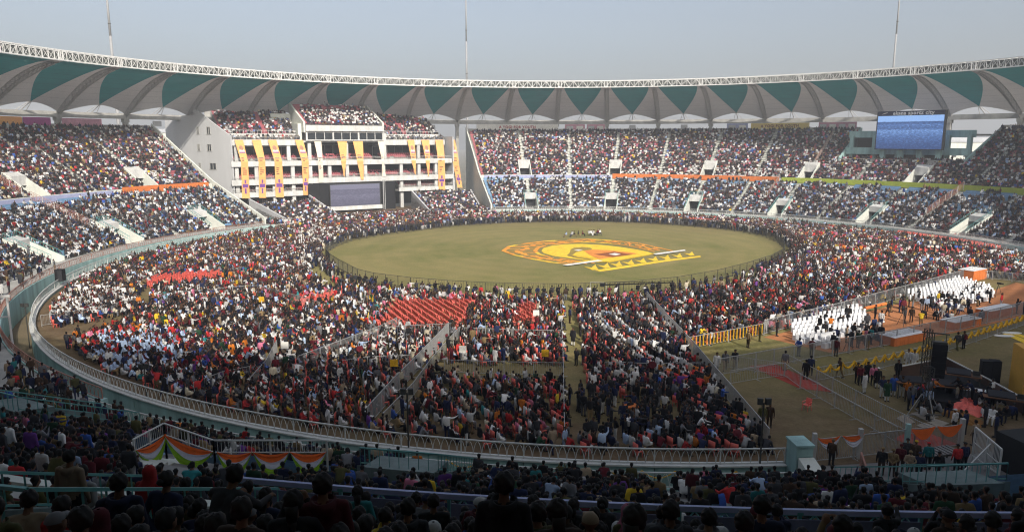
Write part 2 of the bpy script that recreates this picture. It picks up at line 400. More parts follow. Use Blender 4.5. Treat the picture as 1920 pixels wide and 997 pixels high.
def vomitory(a, rows, upper, parent):
    """a cut-out stairway: two flank walls, a rear wall with a dark doorway, a floor"""
    r0, z0 = rows[0]; n = 8; r1 = rows[min(n, len(rows) - 1)][0]; z1 = rows[n][1]; sl = (z1 - z0) / (r1 - r0)
    da = lambda r, d: a + math.degrees(d / r)
    b = MB(); ex = .35 if (upper and is_near(a)) else 1.0
    for s in (-1, 1):
        i0, i1 = (1.55, 1.80)
        b.hexa([pol(r0 - .1, da(r0, s * i0), z0 - .6), pol(r0 - .1, da(r0, s * i1), z0 - .6), pol(r1, da(r1, s * i1), z0 - .6), pol(r1, da(r1, s * i0), z0 - .6),
                pol(r0 - .1, da(r0, s * i0), z0 + .55), pol(r0 - .1, da(r0, s * i1), z0 + .55), pol(r1, da(r1, s * i1), z1 + ex), pol(r1, da(r1, s * i0), z1 + ex)])
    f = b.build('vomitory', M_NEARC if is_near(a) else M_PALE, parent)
    b = MB(); rr = r0 + 4.6; zt = z0 + 4.6 * sl + 1.35
    b.hexa([pol(rr, da(rr, -1.54), z0 + 2.15), pol(rr, da(rr, 1.54), z0 + 2.15), pol(r1, da(r1, 1.54), z0 + 2.3), pol(r1, da(r1, -1.54), z0 + 2.3),
            pol(rr, da(rr, -1.54), zt), pol(rr, da(rr, 1.54), zt), pol(r1, da(r1, 1.54), z1 + ex - .05), pol(r1, da(r1, -1.54), z1 + ex - .05)])
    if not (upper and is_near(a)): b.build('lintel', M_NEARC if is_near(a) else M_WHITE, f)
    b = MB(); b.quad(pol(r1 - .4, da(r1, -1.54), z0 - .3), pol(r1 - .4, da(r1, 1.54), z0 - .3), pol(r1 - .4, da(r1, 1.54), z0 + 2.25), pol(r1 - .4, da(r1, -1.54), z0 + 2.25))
    b.build('doorway', M_DARK, f)  # dark sheet across the opening, painting the unlit passage behind
    b = MB(); b.quad(pol(r0 - .1, da(r0, 1.54), z0 - .3), pol(r0 - .1, da(r0, -1.54), z0 - .3), pol(r1, da(r1, -1.54), z0 - .3), pol(r1, da(r1, 1.54), z0 - .3))
    b.build('floor', M_CONC, f)
    # rails on the flank walls
    b = MB()
    for s in (-1, 1):
        A, B = pol(r0, da(r0, s * 1.68), z0 + .5), pol(r1 - .1, da(r1, s * 1.68), z1 + ex - .02)
        b.tube(A + Vector((0, 0, .75)), B + Vector((0, 0, .75)), .04); b.tube(A + Vector((0, 0, .1)), B + Vector((0, 0, .1)), .03)
        q = 14
        for i in range(q + 1):
            p = A.lerp(B, i / q); b.tube(p, p + Vector((0, 0, .75)), .02, k=3)
    A, B = pol(r1 - .1, da(r1, -1.68), z1 + ex - .02), pol(r1 - .1, da(r1, 1.68), z1 + ex - .02)
    b.tube(A + Vector((0, 0, .75)), B + Vector((0, 0, .75)), .04)
    for i in range(9):
        p = A.lerp(B, i / 8); b.tube(p, p + Vector((0, 0, .75)), .02, k=3)
    if upper is False or is_near(a): b.build('handrail', M_TEALR, f)
AIS = [-4.3 + 7.5 * i for i in range(48)]
LOW0 = LOW
def grandstand(label, a0, a1, near, railm):
    g = thing('grandstand', label, 'grandstand')
    up = UPN if near else UPF
    LOW = LOWN if near else LOW0; f0 = 176.6 if near else a0; rf = 77.4 if near else 75.8
    tier('lower_tier', LOW, a0, a1, False, g, -.5); tier('upper_tier', up, a0, a1, True, g, 7)
    seats(LOW, a0, a1, False, M_BLUES, g); seats(up, a0, a1, True, M_PINKS, g)
    zt = 10.0 if near else 9.1
    b = MB(); b.ring(97.55, 97.85, 6.9, zt, a0, a1, 2.5); b.build('parapet', M_PALE, g)
    b = MB(); b.ring(97.85, 98.6, zt - .75 if not near else 9.6, zt - .45 if not near else 9.9, a0, a1, 2.5); b.build('gangway', M_CONC, g)
    b = MB(); b.ring(rf + .3, 80, .55, .9, f0, a1, 2.5); b.build('promenade', M_CONC, g)
    b = MB(); b.ring(rf, rf + .28, -2.0, 1.02, f0, a1, 2.5); b.build('front_wall', M_TEAL, g)
    zk = up[-1][1]
    b = MB()
    for s0, s1 in spans(a0, a1, [GAP] if a0 < GAP[0] < a1 else []): b.ring(121.4, 121.8, 4, zk + (8.5 if near else 1.5), s0, s1, 2.5)  # near wall, unseen, is raised to block sun coming in under the roof
    b.build('rear_wall', M_CONC, g)
    for v in VOM:
        for o in (0, 360):
            if a0 + 1.5 < v + o < a1 - 1.5:
                vomitory(v + o, LOW, False, g); vomitory(v + o, up, True, g)
    b = MB()
    for q in AIS:
        for o in (0, 360):
            a = q + o
            if not a0 + 1 < a < a1 - 1: continue
            isv = any(abs(((a - v + 180) % 360) - 180) < 1 for v in VOM)
            for rows, upper in ((LOW, False), (up, True)):
                for i, (r, z) in enumerate(rows):
                    if isv and ((upper and r < 105.2) or (not upper and r < 86.8)): continue
                    if upper and r > 107 and GAP[0] < a < GAP[1]: continue
                    d = math.degrees(.55 / r); w_ = .8
                    b.hexa([pol(r + .03, a - d, z + .01), pol(r + .03, a + d, z + .01), pol(r + w_, a + d, z + .01), pol(r + w_, a - d, z + .01),
                            pol(r + .03, a - d, z + .06), pol(r + .03, a + d, z + .06), pol(r + w_, a + d, z + .06), pol(r + w_, a - d, z + .06)])
                    b.hexa([pol(r + .42, a - d, z + .06), pol(r + .42, a + d, z + .06), pol(r + w_, a + d, z + .06), pol(r + w_, a - d, z + .06),
                            pol(r + .42, a - d, z + .24), pol(r + .42, a + d, z + .24), pol(r + w_, a + d, z + .24), pol(r + w_, a - d, z + .24)])
    stuff(b.build('aisle_steps', M_PALE, g))
    r6 = arch_rail(rf + .14, 5.0, 1.02, .85, .5, .03).mesh('front_railing', railm)
    for i in range(int((a1 - f0) / 5)): put('front_railing', r6, g, rz=-rad(f0 + 5 * i))
    # end walls with a sloping top
    return g
gR = grandstand('two tier grandstand to the right of the white pavilion below the scoreboard', -12, 150, False, M_RAIL)
gN = grandstand('shaded near grandstand with a lilac railing and teal stair walls', 150, 212, True, M_RAIL)
gL = grandstand('two tier grandstand to the left of the white pavilion', 212, 304, False, M_REDR)
def end_wall(g, a, m=M_PALE):
    b = MB(); d = .35
    prof = [(79.4, 0), (79.4, 2.2), (97.4, 9.6), (99, 10.4), (121.6, 23.0), (121.6, 0)]
    def ap(r): return a + math.degrees(d / r)
    n = len(prof); b0 = len(b.v)
    b.v += [tuple(pol(r, a, z)) for r, z in prof] + [tuple(pol(r, ap(r), z)) for r, z in prof]
    b.f.append(tuple(range(n))); b.m.append(0); b.f.append(tuple(range(2 * n - 1, n - 1, -1))); b.m.append(0)
    for i in range(n):
        j = (i + 1) % n; b.f.append((i, n + i, n + j, j)); b.m.append(0)
    b.build('end_wall', m, g)
end_wall(gR, -12.4); end_wall(gL, 304.1)
# lilac panelled railing along the front of the near upper tier
o = thing('end_post', 'square pale post where the left and near stand railings meet', 'post'); b = MB(); c = pol(76.8, 212); b.box((c.x, c.y, -.48), (.5, 2.2, 3.1), -rad(212)); b.build('shaft', M_TEAL, o)
rl = thing('tier_railing', 'pale lilac railing with arched infill above the near lower tier', 'railing')
b = arch_rail(98.3, 3.0, 10.0, 1.02, .62, .035, 2); rm2 = b.mesh('railing_panel', M_TEALR)
b = MB(); b.ring(98.26, 98.34, 11.0, 11.12, 0, 3.0, 1); hm = b.mesh('handrail', M_LILAC)
b = MB(); b.ring(98.42, 98.44, 10.08, 10.95, .04, 2.96, 1); lm = b.mesh('lilac_board', M_BOARD)
for i in range(9):
    a = 163.5 + 3 * i
    put('railing_panel', rm2, rl, rz=-rad(a)); put('handrail', hm, rl, rz=-rad(a)); put('lilac_board', lm, rl, rz=-rad(a))

# cloths hung on the parapet between the tiers
def hang(name, label, a0, a1, m, z0=7.55, z1=9.05, r=97.47):
    b = MB(); b.ring(r, r + .05, z0, z1, a0, a1, 1.0)
    return tag(b.build(name, m), label, 'banner')
hang('cloth_band', 'long orange cloth band on the right grandstand parapet', 10.4, 37.2, M_ORANGE, 8.05, 9.45, 97.4)
hang('cloth_band', 'lime green cloth band below the scoreboard stand', 37.6, 70.5, M_LIME, 8.05, 9.4, 97.4)
hang('cloth_band', 'pale lilac cloth band nearest the pavilion on the right stand', -11.5, 10.2, M_LILAC, 8.1, 9.0)
hang('cloth_band', 'orange cloth band on the left grandstand parapet', 290.8, 303.4, M_ORANGE, 8.05, 9.5, 97.4)
hang('cloth_band', 'lilac blue cloth band on the left stand beside the orange one', 262, 289.6, M_LILAC, 7.6, 9.0)

# netted stair railings running down the aisles of the stands
def net_rail(label, a, r0, r1):
    t = thing('stair_railing', label, 'railing')
    def z(r): return (8.6 + (r - 98.6) * .575) if r > 98 else 1 + (r - 80) * .427
    b = MB(); n = int((r1 - r0) / 1.9)
    for i in range(n + 1):
        r = r0 + (r1 - r0) * i / n; b.tube(pol(r, a, z(r)), pol(r, a, z(r) + 1.9), .05)
    b.build('posts', M_RAIL, t)
    b = MB()
    for k_ in range(6):
        h = .5 + 1.35 * k_ / 5; b.tube(pol(r0, a, z(r0) + h), pol(r1, a, z(r1) + h), .035, k=3)
    for i in range(n * 4):
        r = r0 + (r1 - r0) * i / (n * 4); b.tube(pol(r, a, z(r) + .5), pol(r, a, z(r) + 1.85), .02, k=3)
    b.build('mesh', M_REDR, t)
net_rail('rust red mesh stair railing in the left upper tier', 278.4, 99, 110)
net_rail('rust red mesh stair railing in the left lower tier', 278.2, 86, 97)
net_rail('rust red mesh stair railing left of the scoreboard in the upper tier', 40.9, 105, 118)
net_rail('rust red mesh stair railing below the lime band', 37.4, 88, 97)
net_rail('rust red mesh stair railing far right in the lower tier', 63.2, 85, 97)
# ------------------------------------------------------------------ roof: 48 bays of fabric on curved trusses
NB = 48; BA = 360.0 / NB; A0 = 1.4
roof = thing('stadium_roof', 'ring shaped fabric canopy with green triangles and a white edge truss', 'roof')
def z_rib(s): return 24.95 + 8.95 * (1 - (1 - s) ** 1.8)
def z_mid(s): return 26.9 + 7.0 * (1 - (1 - s) ** 1.8)
RF = [102.0]
def fab(s, u):                                    # s: rear to front, u: -1..1 across one bay
    back = 122.0 - 2.6 * (1 - abs(u) ** 2)
    r = back + (RF[0] - back) * s
    z = z_rib(s) + (z_mid(s) - z_rib(s)) * (1 - abs(u) ** 1.7)
    return pol(r, u * BA / 2, z)
NS, NU = 14, 12
gw = lambda s: .80 * (1 - (1 - s) ** 1.8) ** 1.05          # half width of the green triangle
def bay():
    bw, bg_ = MB(), MB()
    for i in range(NS):
        s0, s1 = i / NS, (i + 1) / NS; g0, g1 = gw(s0), gw(s1)
        for j in range(NU // 2):
            t0, t1 = j / (NU / 2), (j + 1) / (NU / 2)
            for sg in (-1, 1):
                U = lambda g, t: sg * (g + (1 - g) * t)
                q = [fab(s0, U(g0, t0)), fab(s0, U(g0, t1)), fab(s1, U(g1, t1)), fab(s1, U(g1, t0))]
                bw.quad(*(q if sg > 0 else q[::-1]))
        for j in range(NU):
            t0, t1 = -1 + 2 * j / NU, -1 + 2 * (j + 1) / NU
            q = [fab(s0, g0 * t0), fab(s0, g0 * t1), fab(s1, g1 * t1), fab(s1, g1 * t0)]
            if g0 == 0: q = [q[0], q[2], q[3]]
            bg_.quad(*q)
    return bw.mesh('fabric_bay', M_FABW, True), bg_.mesh('green_panel', M_FABG, True)
def rib():
    b = MB(); n = 16; T = []; 
    for i in range(n + 1):
        s = i / n; r = 122.3 + (RF[0] + .4 - 122.3) * s; z = z_rib(s) - .22
        dz = 1.9 * min(1, .35 + 3.2 * s * (1 - s)) * (1 - .4 * s)
        hw = math.degrees(.62 / r)
        T.append((pol(r, -hw, z), pol(r, hw, z), pol(r + .5, 0, z - dz)))
    for i in range(n):
        for c in range(3): b.tube(T[i][c], T[i + 1][c], .10 if c < 2 else .11, k=5)
        for c in (0, 1):
            b.tube(T[i][c], T[i][2], .055, k=3); b.tube(T[i][2], T[i + 1][c], .055, k=3)
        b.tube(T[i][0], T[i][1], .05, k=3); b.tube(T[i][0], T[i + 1][1], .05, k=3)
    return b.mesh('rib_truss', M_RIB)
def edge():
    b = MB(); r0, r1 = RF[0] - .8, RF[0] + .8; n = 10; h = BA
    for i in range(n):
        a, c = h * i / n, h * (i + 1) / n
        for r in (r0, r1):
            for z in (34.0, 35.8): b.tube(pol(r, a, z), pol(r, c, z), .13, k=4)
        for r in (r0, r1):
            b.tube(pol(r, a, 34.0), pol(r, a, 35.8), .06, k=4)
            if i % 2 == 0: b.tube(pol(r, a, 34.0), pol(r, c, 35.8), .06, k=3)
            else: b.tube(pol(r, a, 35.8), pol(r, c, 34.0), .06, k=3)
        b.tube(pol(r0, a, 35.8), pol(r1, a, 35.8), .06, k=3); b.tube(pol(r0, a, 35.8), pol(r1, c, 35.8), .05, k=3)
    for a in (.25, h - .25): b.tube(pol(r0, a, 34.0), pol(r0, a, 35.8), .13, k=4)
    return b.mesh('edge_truss', M_TRUSS)
KIT = {}
for near_, rf in ((False, 102.0),):
    RF[0] = rf; KIT[near_] = (*bay(), rib(), edge())
b = MB(); b.ring(102.86, 102.92, 34.05, 35.7, 0.01, BA - .01, 1.3); fa_ = b.mesh('edge_shade_strip', mat('edge_shade_grey', (.09, .095, .085), .8, .15, .3))  # added dark strip behind the truss, standing in for fabric in shade
b = MB(); p = fab(0, 0); q = pol(122.5, 0, 25.2)
b.tube(p, q + Vector((0, 0, .1)), .12, k=5); b.tube(pol(122.5, -.55, 25.25), fab(.02, -.02), .07, k=4); b.tube(pol(122.5, .55, 25.25), fab(.02, .02), .07, k=4)
sm_ = b.mesh('strut', M_RIB)
bmesh_ = MB(); bmesh_.ring(121.9, 123.4, 24.0, 25.25, .02, BA - .02, 1.3); beam_m = bmesh_.mesh('ring_beam', M_CONC)
bcol = MB(); c0 = pol(122.6, 0); bcol.box((c0.x, c0.y, 13.5), (.95, 1.1, 21.0)); bcol.box((c0.x, c0.y, 23.6), (1.3, 1.4, .8)); col_m = bcol.mesh('column', M_CONC)
bcap = MB(); bcap.box((c0.x, c0.y, 23.0), (2.0, .5, 1.3)); cap_m = bcap.mesh('hanging_block', M_GREYW)
for i in range(NB):
    a = A0 + BA * i; rz = -rad(a); rm0 = -rad(a + BA / 2)
    wm, gm_, rm_, em_ = KIT[False]
    f = put('fabric_bay', wm, roof, rz=rm0); put('green_panel', gm_, f)
    put('rib_truss', rm_, roof, rz=rz); put('edge_truss', em_, roof, rz=rz); put('edge_shade_strip', fa_, roof, rz=rz); put('strut', sm_, roof, rz=rm0)
    put('ring_beam', beam_m, roof, rz=rz); put('column', col_m, roof, rz=rz)
    if not 50 < a < 56: put('hanging_block', cap_m, roof, rz=rm0)

# ------------------------------------------------------------------ floodlight masts behind the far side
def mast(px, d, h, label, k0=1.0):
    r = ray(px, 230); t = d / r.y; x, y = CAM[0] + r.x * t, CAM[1] + d
    m = thing('floodlight_mast', label, 'floodlight', (x, y, -2.05))
    b = MB(); zz = [0, .25, .5, .75, 1.0]
    for i in range(4): b.tube((0, 0, h * zz[i]), (0, 0, h * zz[i + 1]), k0 * (.7 - .11 * i), k0 * (.7 - .11 * (i + 1)) + .02, k=12)
    b.build('pole', M_MAST, m, True)
    for k_ in range(1, 5):
        b = MB(); zc = h * k_ / 5; b.tube((0, 0, zc), (0, 0, zc + .25), k0 * (.7 - .11 * k_ * .8) + .1, k=12); b.build('flange', M_DSTEEL, m)
    b = MB(); b.box((0, 0, h + .15), (7.5, 1.2, .3))
    for i in range(7):
        for j in range(4): b.box((-3.2 + i * 1.07, -.55, h + .8 + j * 1.1), (.85, .4, .85))
    for i in range(5): b.tube((-3 + 1.5 * i, 0, h), (-3 + 1.5 * i, 0, h + 5), .08)
    b.build('lamp_head', M_STEEL, m)
    return m
mast(222, 232, 70.5, 'grey floodlight mast rising behind the left end of the roof')
mast(876, 262, 73.4, 'grey floodlight mast with lamp platform behind the middle of the roof', .72)
mast(1666, 236, 72, 'slim grey floodlight mast behind the right part of the roof', .68)
# ------------------------------------------------------------------ the white pavilion building
PC = Vector((-55.2, 84.6, 0)); PA = math.atan2(.558, .83)
def pav(lx, ly, z=0): return Vector((PC.x + lx * math.cos(PA) - ly * math.sin(PA), PC.y + lx * math.sin(PA) + ly * math.cos(PA), z))
def pav_at(px, py, ly):                        # local point on the plane ly seen at a photo pixel
    r = ray(px, py); k_ = r.x / r.y; c, s = math.cos(PA), math.sin(PA)
    ox, oy = PC.x - CAM[0], PC.y - CAM[1]
    lx = (k_ * (oy + c * ly) - ox + s * ly) / (c - k_ * s); t = (oy + s * lx + c * ly) / r.y
    return Vector((lx, ly, CAM[2] + r.z * t))
pv = thing('pavilion', 'white multi storey pavilion with open galleries and orange banners', 'building', PC, PA)
def slab(l0, l1, z0, z1, ly, back=15.0):
    b = MB(); b.box(((l0 + l1) / 2, ly + .2, (z0 + z1) / 2), (l1 - l0, .4, z1 - z0)); b.build('balcony_front', M_WHITE, pv)
    b = MB(); b.box(((l0 + l1) / 2, ly + .41 + (back - ly) / 2, z0 + .2), (l1 - l0 - .1, back - ly, .38)); b.build('floor_slab', M_CONC, pv)
    b = MB()
    for i in range(int((l1 - l0) / 1.6) + 1): b.tube((l0 + .1 + i * 1.6, ly + .2, z1), (l0 + .1 + i * 1.6, ly + .2, z1 + .75), .04, k=4)
    b.tube((l0, ly + .2, z1 + .75), (l1, ly + .2, z1 + .75), .05); b.tube((l0, ly + .2, z1 + .4), (l1, ly + .2, z1 + .4), .03)
    b.build('balcony_rail', M_RIB, pv)
slab(-31, -12, 17.6, 19.1, 3.6); slab(9.8, 31, 17.6, 19.1, 3.6)
slab(-31.2, 31.2, 12.4, 13.7, -.2); slab(-31.4, 31.4, 7.75, 9.1, -.5)
slab(-31.2, -12.2, 4.65, 5.9, -.3); slab(13.8, 31.2, 4.65, 5.7, -.6)
b = MB(); b.box((-1.2, 3.9, 18.6), (21.6, .5, .5)); b.build('lintel_beam', M_WHITE, pv)
for px, z0, z1, ly in [(513, 0, 7.7, .6), (549, 0, 12.4, .6), (582, 5, 12.4, .6), (618, 9.1, 12.4, .6), (651, 9.1, 12.4, .6), (685, 9.1, 12.4, .6), (719, 7, 12.4, .6), (752, 0, 12.4, .6),
                       (785, 0, 12.4, .6), (849, 0, 12.4, .8), (444, 0, 12.4, .8), (481, 5.9, 12.4, .6), (817, 5.7, 12.4, .6),
                       (543, 13.7, 17.6, 4.2), (582, 13.7, 21, 4.2), (651, 13.7, 18.4, 4.2), (722, 13.7, 21, 4.2), (785, 13.7, 17.6, 4.2), (849, 13.7, 17.6, 4.4), (445, 13.7, 17.6, 4.4)]:
    p = pav_at(px, 330, ly); b = MB(); b.box((p.x, ly, (z0 + z1) / 2), (.9, .8, z1 - z0 - .01)); b.build('column', M_WHITE, pv)
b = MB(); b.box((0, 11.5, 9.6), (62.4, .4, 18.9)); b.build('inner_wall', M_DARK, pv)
for l0, l1, z0, z1, ly in [(-30, -13, 14.4, 17.2, 11.1), (-10, 8, 14.2, 17.6, 11.1), (11, 30, 14.4, 17.2, 11.1)]:
    f = MB(); n = int((l1 - l0) / 2.2)
    for i in range(n + 1): f.box((l0 + (l1 - l0) * i / n, ly - .06, (z0 + z1) / 2), (.12, .12, z1 - z0))
    f.box(((l0 + l1) / 2, ly - .06, z0), (l1 - l0, .14, .14)); f.box(((l0 + l1) / 2, ly - .06, z1), (l1 - l0, .14, .14))
    fo = f.build('window', M_WHITE, pv); b = MB(); b.box(((l0 + l1) / 2, ly + .02, (z0 + z1) / 2), (l1 - l0, .04, z1 - z0)); b.build('pane', M_GLASS, fo)
b = MB()
for z, l0, l1, y0 in [(13.75, -30, -13, 5.2), (13.75, -10, 8.5, 5.0), (13.75, 11, 30, 5.2), (9.15, -30, 30, 1.6), (5.95, -30, -13, 1.6), (5.75, 15, 30, 1.6)]:
    for row in range(3):
        n = int((l1 - l0) / .6)
        for i in range(n):
            if R_.random() < .12: continue
            x = l0 + (l1 - l0) * (i + .5) / n; y = y0 + row * .95; zz = z + row * .38
            b.box((x, y + .42, zz + .55), (.46, .06, .55)); b.box((x, y + .18, zz + .36), (.46, .44, .06))
stuff(b.build('seats', M_PINKS, pv))
for z, l0, l1, y0 in [(13.55, -30, -13, 5.0), (13.55, -10, 8.5, 4.8), (13.55, 11, 30, 5.0), (8.95, -30, 30, 1.4), (5.75, -30, -13, 1.4), (5.55, 15, 30, 1.4)]:
    b = MB()
    for row in range(3): b.box(((l0 + l1) / 2, y0 + .3 + row * .95, z + row * .19 + .1), (l1 - l0, .94, .2 + row * .38))
    b.build('seat_step', M_CONC, pv)
# upper seating wings and the central block
def wing(l0, l1, y0, z0, n, pitch, rise, m=M_PINKS):
    b = MB(); s = MB()
    for i in range(n):
        y, z = y0 + i * pitch, z0 + i * rise
        b.box(((l0 + l1) / 2, y + pitch / 2, (z + 19.2) / 2 - .3), (l1 - l0, pitch - .004, z - 19.2 + .6))
        for j in range(int((l1 - l0) / 2.4)):
            s.box((l0 + 1.2 + 2.4 * j, y + pitch - .12, z + .55), (2.2, .05, .42)); s.box((l0 + 1.2 + 2.4 * j, y + pitch - .36, z + .36), (2.2, .42, .05))
    b.build('seat_step', M_STEP, pv); stuff(s.build('seats', m, pv))
wing(-31.5, -12.6, 7.0, 20.3, 13, .85, .50); wing(11.9, 30.5, 7.0, 20.3, 13, .85, .48); wing(-10.8, 10.6, 3.4, 23.0, 13, .85, .42)
for l0, l1 in ((-31.5, -12.6), (11.9, 30.5)):
    b = MB(); b.box(((l0 + l1) / 2, 6.7, 20.2), (l1 - l0, .3, .9)); b.build('gallery_parapet', M_WHITE, pv)
    b = MB()
    for i in range(int((l1 - l0) / .9)): b.tube((l0 + i * .9, 6.7, 20.65), (l0 + i * .9, 6.7, 21.5), .05)
    b.tube((l0, 6.7, 21.5), (l1, 6.7, 21.5), .06); b.build('gallery_rail', M_WHITE, pv)
    b = MB(); b.box(((l0 + l1) / 2, 5.3, 19.0), (l1 - l0, 2.6, .1)); b.build('gallery_floor', M_CONC, pv)
b = MB(); b.box((-.1, 2.6, 22.1), (22.2, .5, 1.5)); b.build('roof_band', M_WHITE, pv)
b = MB(); b.box((-.1, 9.0, 21.1), (22.0, 12.2, .3)); b.build('roof_slab', M_WHITE, pv)
f = MB()
for i in range(10): f.box((-10.9 + 2.42 * i, 2.9, 20.1), (.16 if i not in (0, 3, 6, 9) else .45, .2, 2.5))
f.box((-.1, 2.9, 18.95), (22.2, .3, .3)); fo = f.build('press_box_window', M_WHITE, pv)
b = MB(); b.box((-.1, 3.1, 20.1), (21.8, .06, 2.3)); b.build('pane', M_GLASS, fo)
for lx in (-11.35, 11.1):
    b = MB(); b.hexa([(lx - .25, 3, 21), (lx + .25, 3, 21), (lx + .25, 15, 21), (lx - .25, 15, 21), (lx - .25, 3, 23.7), (lx + .25, 3, 23.7), (lx + .25, 15, 29.2), (lx - .25, 15, 29.2)]); b.build('block_side_wall', M_PALE, pv)
b = MB(); b.box((-14.2, 15.5, 22.6), (5.4, 3.0, 7.0)); b.box((-12.0, 9.5, 21.2), (1.0, 9, 4.2)); b.build('stair_block', M_PALE, pv)
b = MB(); b.box((13.6, 16.8, 22.4), (3.4, 3.0, 6.0)); b.build('stair_block', M_PALE, pv)
for l0, l1, y, z0, z1 in [(-33, -12.6, 18.3, 10, 27.0), (11.9, 31.5, 18.3, 10, 26.6), (-11, 11, 14.8, 10, 28.6)]:
    b = MB(); b.box(((l0 + l1) / 2, y, (z0 + z1) / 2), (l1 - l0 - .01, .3, z1 - z0)); b.build('rear_wall', M_CONC, pv)
for l0, l1, z in ((-33, -12.6, 28.9), (11.9, 31.5, 28.4)):
    b = MB(); b.box(((l0 + l1) / 2, 18.2, z - 1.4), (l1 - l0, .8, .5)); b.build('rear_beam', M_TEAL, pv)
# left flank wall, with its windows; built in the pavilion frame
A_, B_ = Vector((-80.9, 67.4, 0)), Vector((-97.5, 75.6, 0))
def tol(v): d = v - PC; c, s = math.cos(PA), math.sin(PA); return Vector((d.x * c + d.y * s, -d.x * s + d.y * c, v.z))
a_, b_ = tol(A_), tol(B_); dv = (b_ - a_).normalized(); nv = Vector((dv.y, -dv.x, 0))
if nv.y > 0: nv = -nv
L = (b_ - a_).length
def wl(t, z, o=0.0): v = a_ + dv * (t * L) + nv * o; return (v.x, v.y, z)
prof = [(0, 0), (0, 20.0), (.10, 21.0), (.62, 26.6), (.66, 26.6), (.66, 25.2), (1.25, 25.0), (1.25, 0)]
b = MB(); n = len(prof); b.v += [wl(t, z) for t, z in prof] + [wl(t, z, -.4) for t, z in prof]
b.f.append(tuple(range(n))); b.m.append(0); b.f.append(tuple(range(2 * n - 1, n - 1, -1))); b.m.append(0)
for i in range(n): b.f.append((i, n + i, n + (i + 1) % n, (i + 1) % n)); b.m.append(0)
b.build('flank_wall', M_GREYW, pv)
for px, py, wd, ht in [(371, 245, .9, 1.7), (391, 245, 1.3, 1.7), (373, 277, .9, 1.6), (393, 277, 1.5, 1.6), (400, 312, 2.3, 1.5), (375, 312, .8, 1.5)]:
    r = ray(px, py); best = min((abs((CAM[0] + r.x * ((p_.y - CAM[1]) / r.y)) - p_.x), t) for t in [i / 200 for i in range(250)] for p_ in [A_.lerp(B_, t)])
    t = best[1]; p_ = A_.lerp(B_, t); z = CAM[2] + r.z * (p_.y - CAM[1]) / r.y
    b = MB(); hw = wd / 2 / L
    for q0, q1, z0, z1 in [(t - hw, t - hw + .008, z - ht / 2, z + ht / 2), (t + hw - .008, t + hw, z - ht / 2, z + ht / 2), (t - .003, t + .003, z - ht / 2, z + ht / 2), (t - hw, t + hw, z + ht / 2, z + ht / 2 + .1), (t - hw - .01, t + hw + .01, z - ht / 2 - .15, z - ht / 2)]:
        b.hexa([wl(q0, z0, .003), wl(q1, z0, .003), wl(q1, z0, .10), wl(q0, z0, .10), wl(q0, z1, .003), wl(q1, z1, .003), wl(q1, z1, .10), wl(q0, z1, .10)])
    fo = b.build('window', M_CONC, pv)
    b = MB(); b.quad(wl(t - hw, z - ht / 2, .012), wl(t + hw, z - ht / 2, .012), wl(t + hw, z + ht / 2, .012), wl(t - hw, z + ht / 2, .012)); b.build('pane', M_GLASS, fo)
b = MB(); b.box((31.6, 9, 10), (.4, 18.8, 20)); b.build('end_wall', M_GREYW, pv)

# black stage hoarding with the video screen in front of the pavilion
l0, l1 = pav_at(578, 365, -1.6).x, pav_at(741, 365, -1.6).x
hd = thing('stage_hoarding', 'tall black fabric hoarding behind the video screen under the pavilion', 'hoarding', PC, PA)
n = 8
for i in range(n):
    a, c = l0 + (l1 - l0) * i / n, l0 + (l1 - l0) * (i + 1) / n
    b = MB(); b.box(((a + c) / 2, -1.6 - .06 * (i % 2), 3.8), (c - a - .03, .12, 7.7)); b.build('cloth_panel', M_BLACK, hd)
b = MB(); q = pav_at(719, 365, -3.4); b.tube((q.x, -3.4, 0), (q.x, -3.4, 8.2), .16); b.tube((q.x + .5, -3.4, 0), (q.x + .5, -3.4, 8.2), .1); b.build('tower_post', M_STEEL, hd)
p0, p1 = pav_at(620.5, 387.5, -4), pav_at(711, 344, -4)
vs = thing('video_screen', 'large grey lilac video screen on the stage under the pavilion', 'screen', PC, PA)
b = MB(); b.box(((p0.x + p1.x) / 2, -4, (p0.z + p1.z) / 2), (p1.x - p0.x, .25, p1.z - p0.z)); b.build('display', M_SCR1, vs)
b = MB()
for x in (p0.x - .12, p1.x + .12): b.box((x, -4, (p0.z + p1.z) / 2), (.2, .4, p1.z - p0.z + .4))
b.box(((p0.x + p1.x) / 2, -4, p1.z + .12), (p1.x - p0.x, .4, .2)); b.build('frame', M_DSTEEL, vs)
b = MB(); b.box(((p0.x + p1.x) / 2, -4.3, p0.z - .55), (p1.x - p0.x + .8, 1.2, 1.0)); b.build('base', M_WHITE, vs)

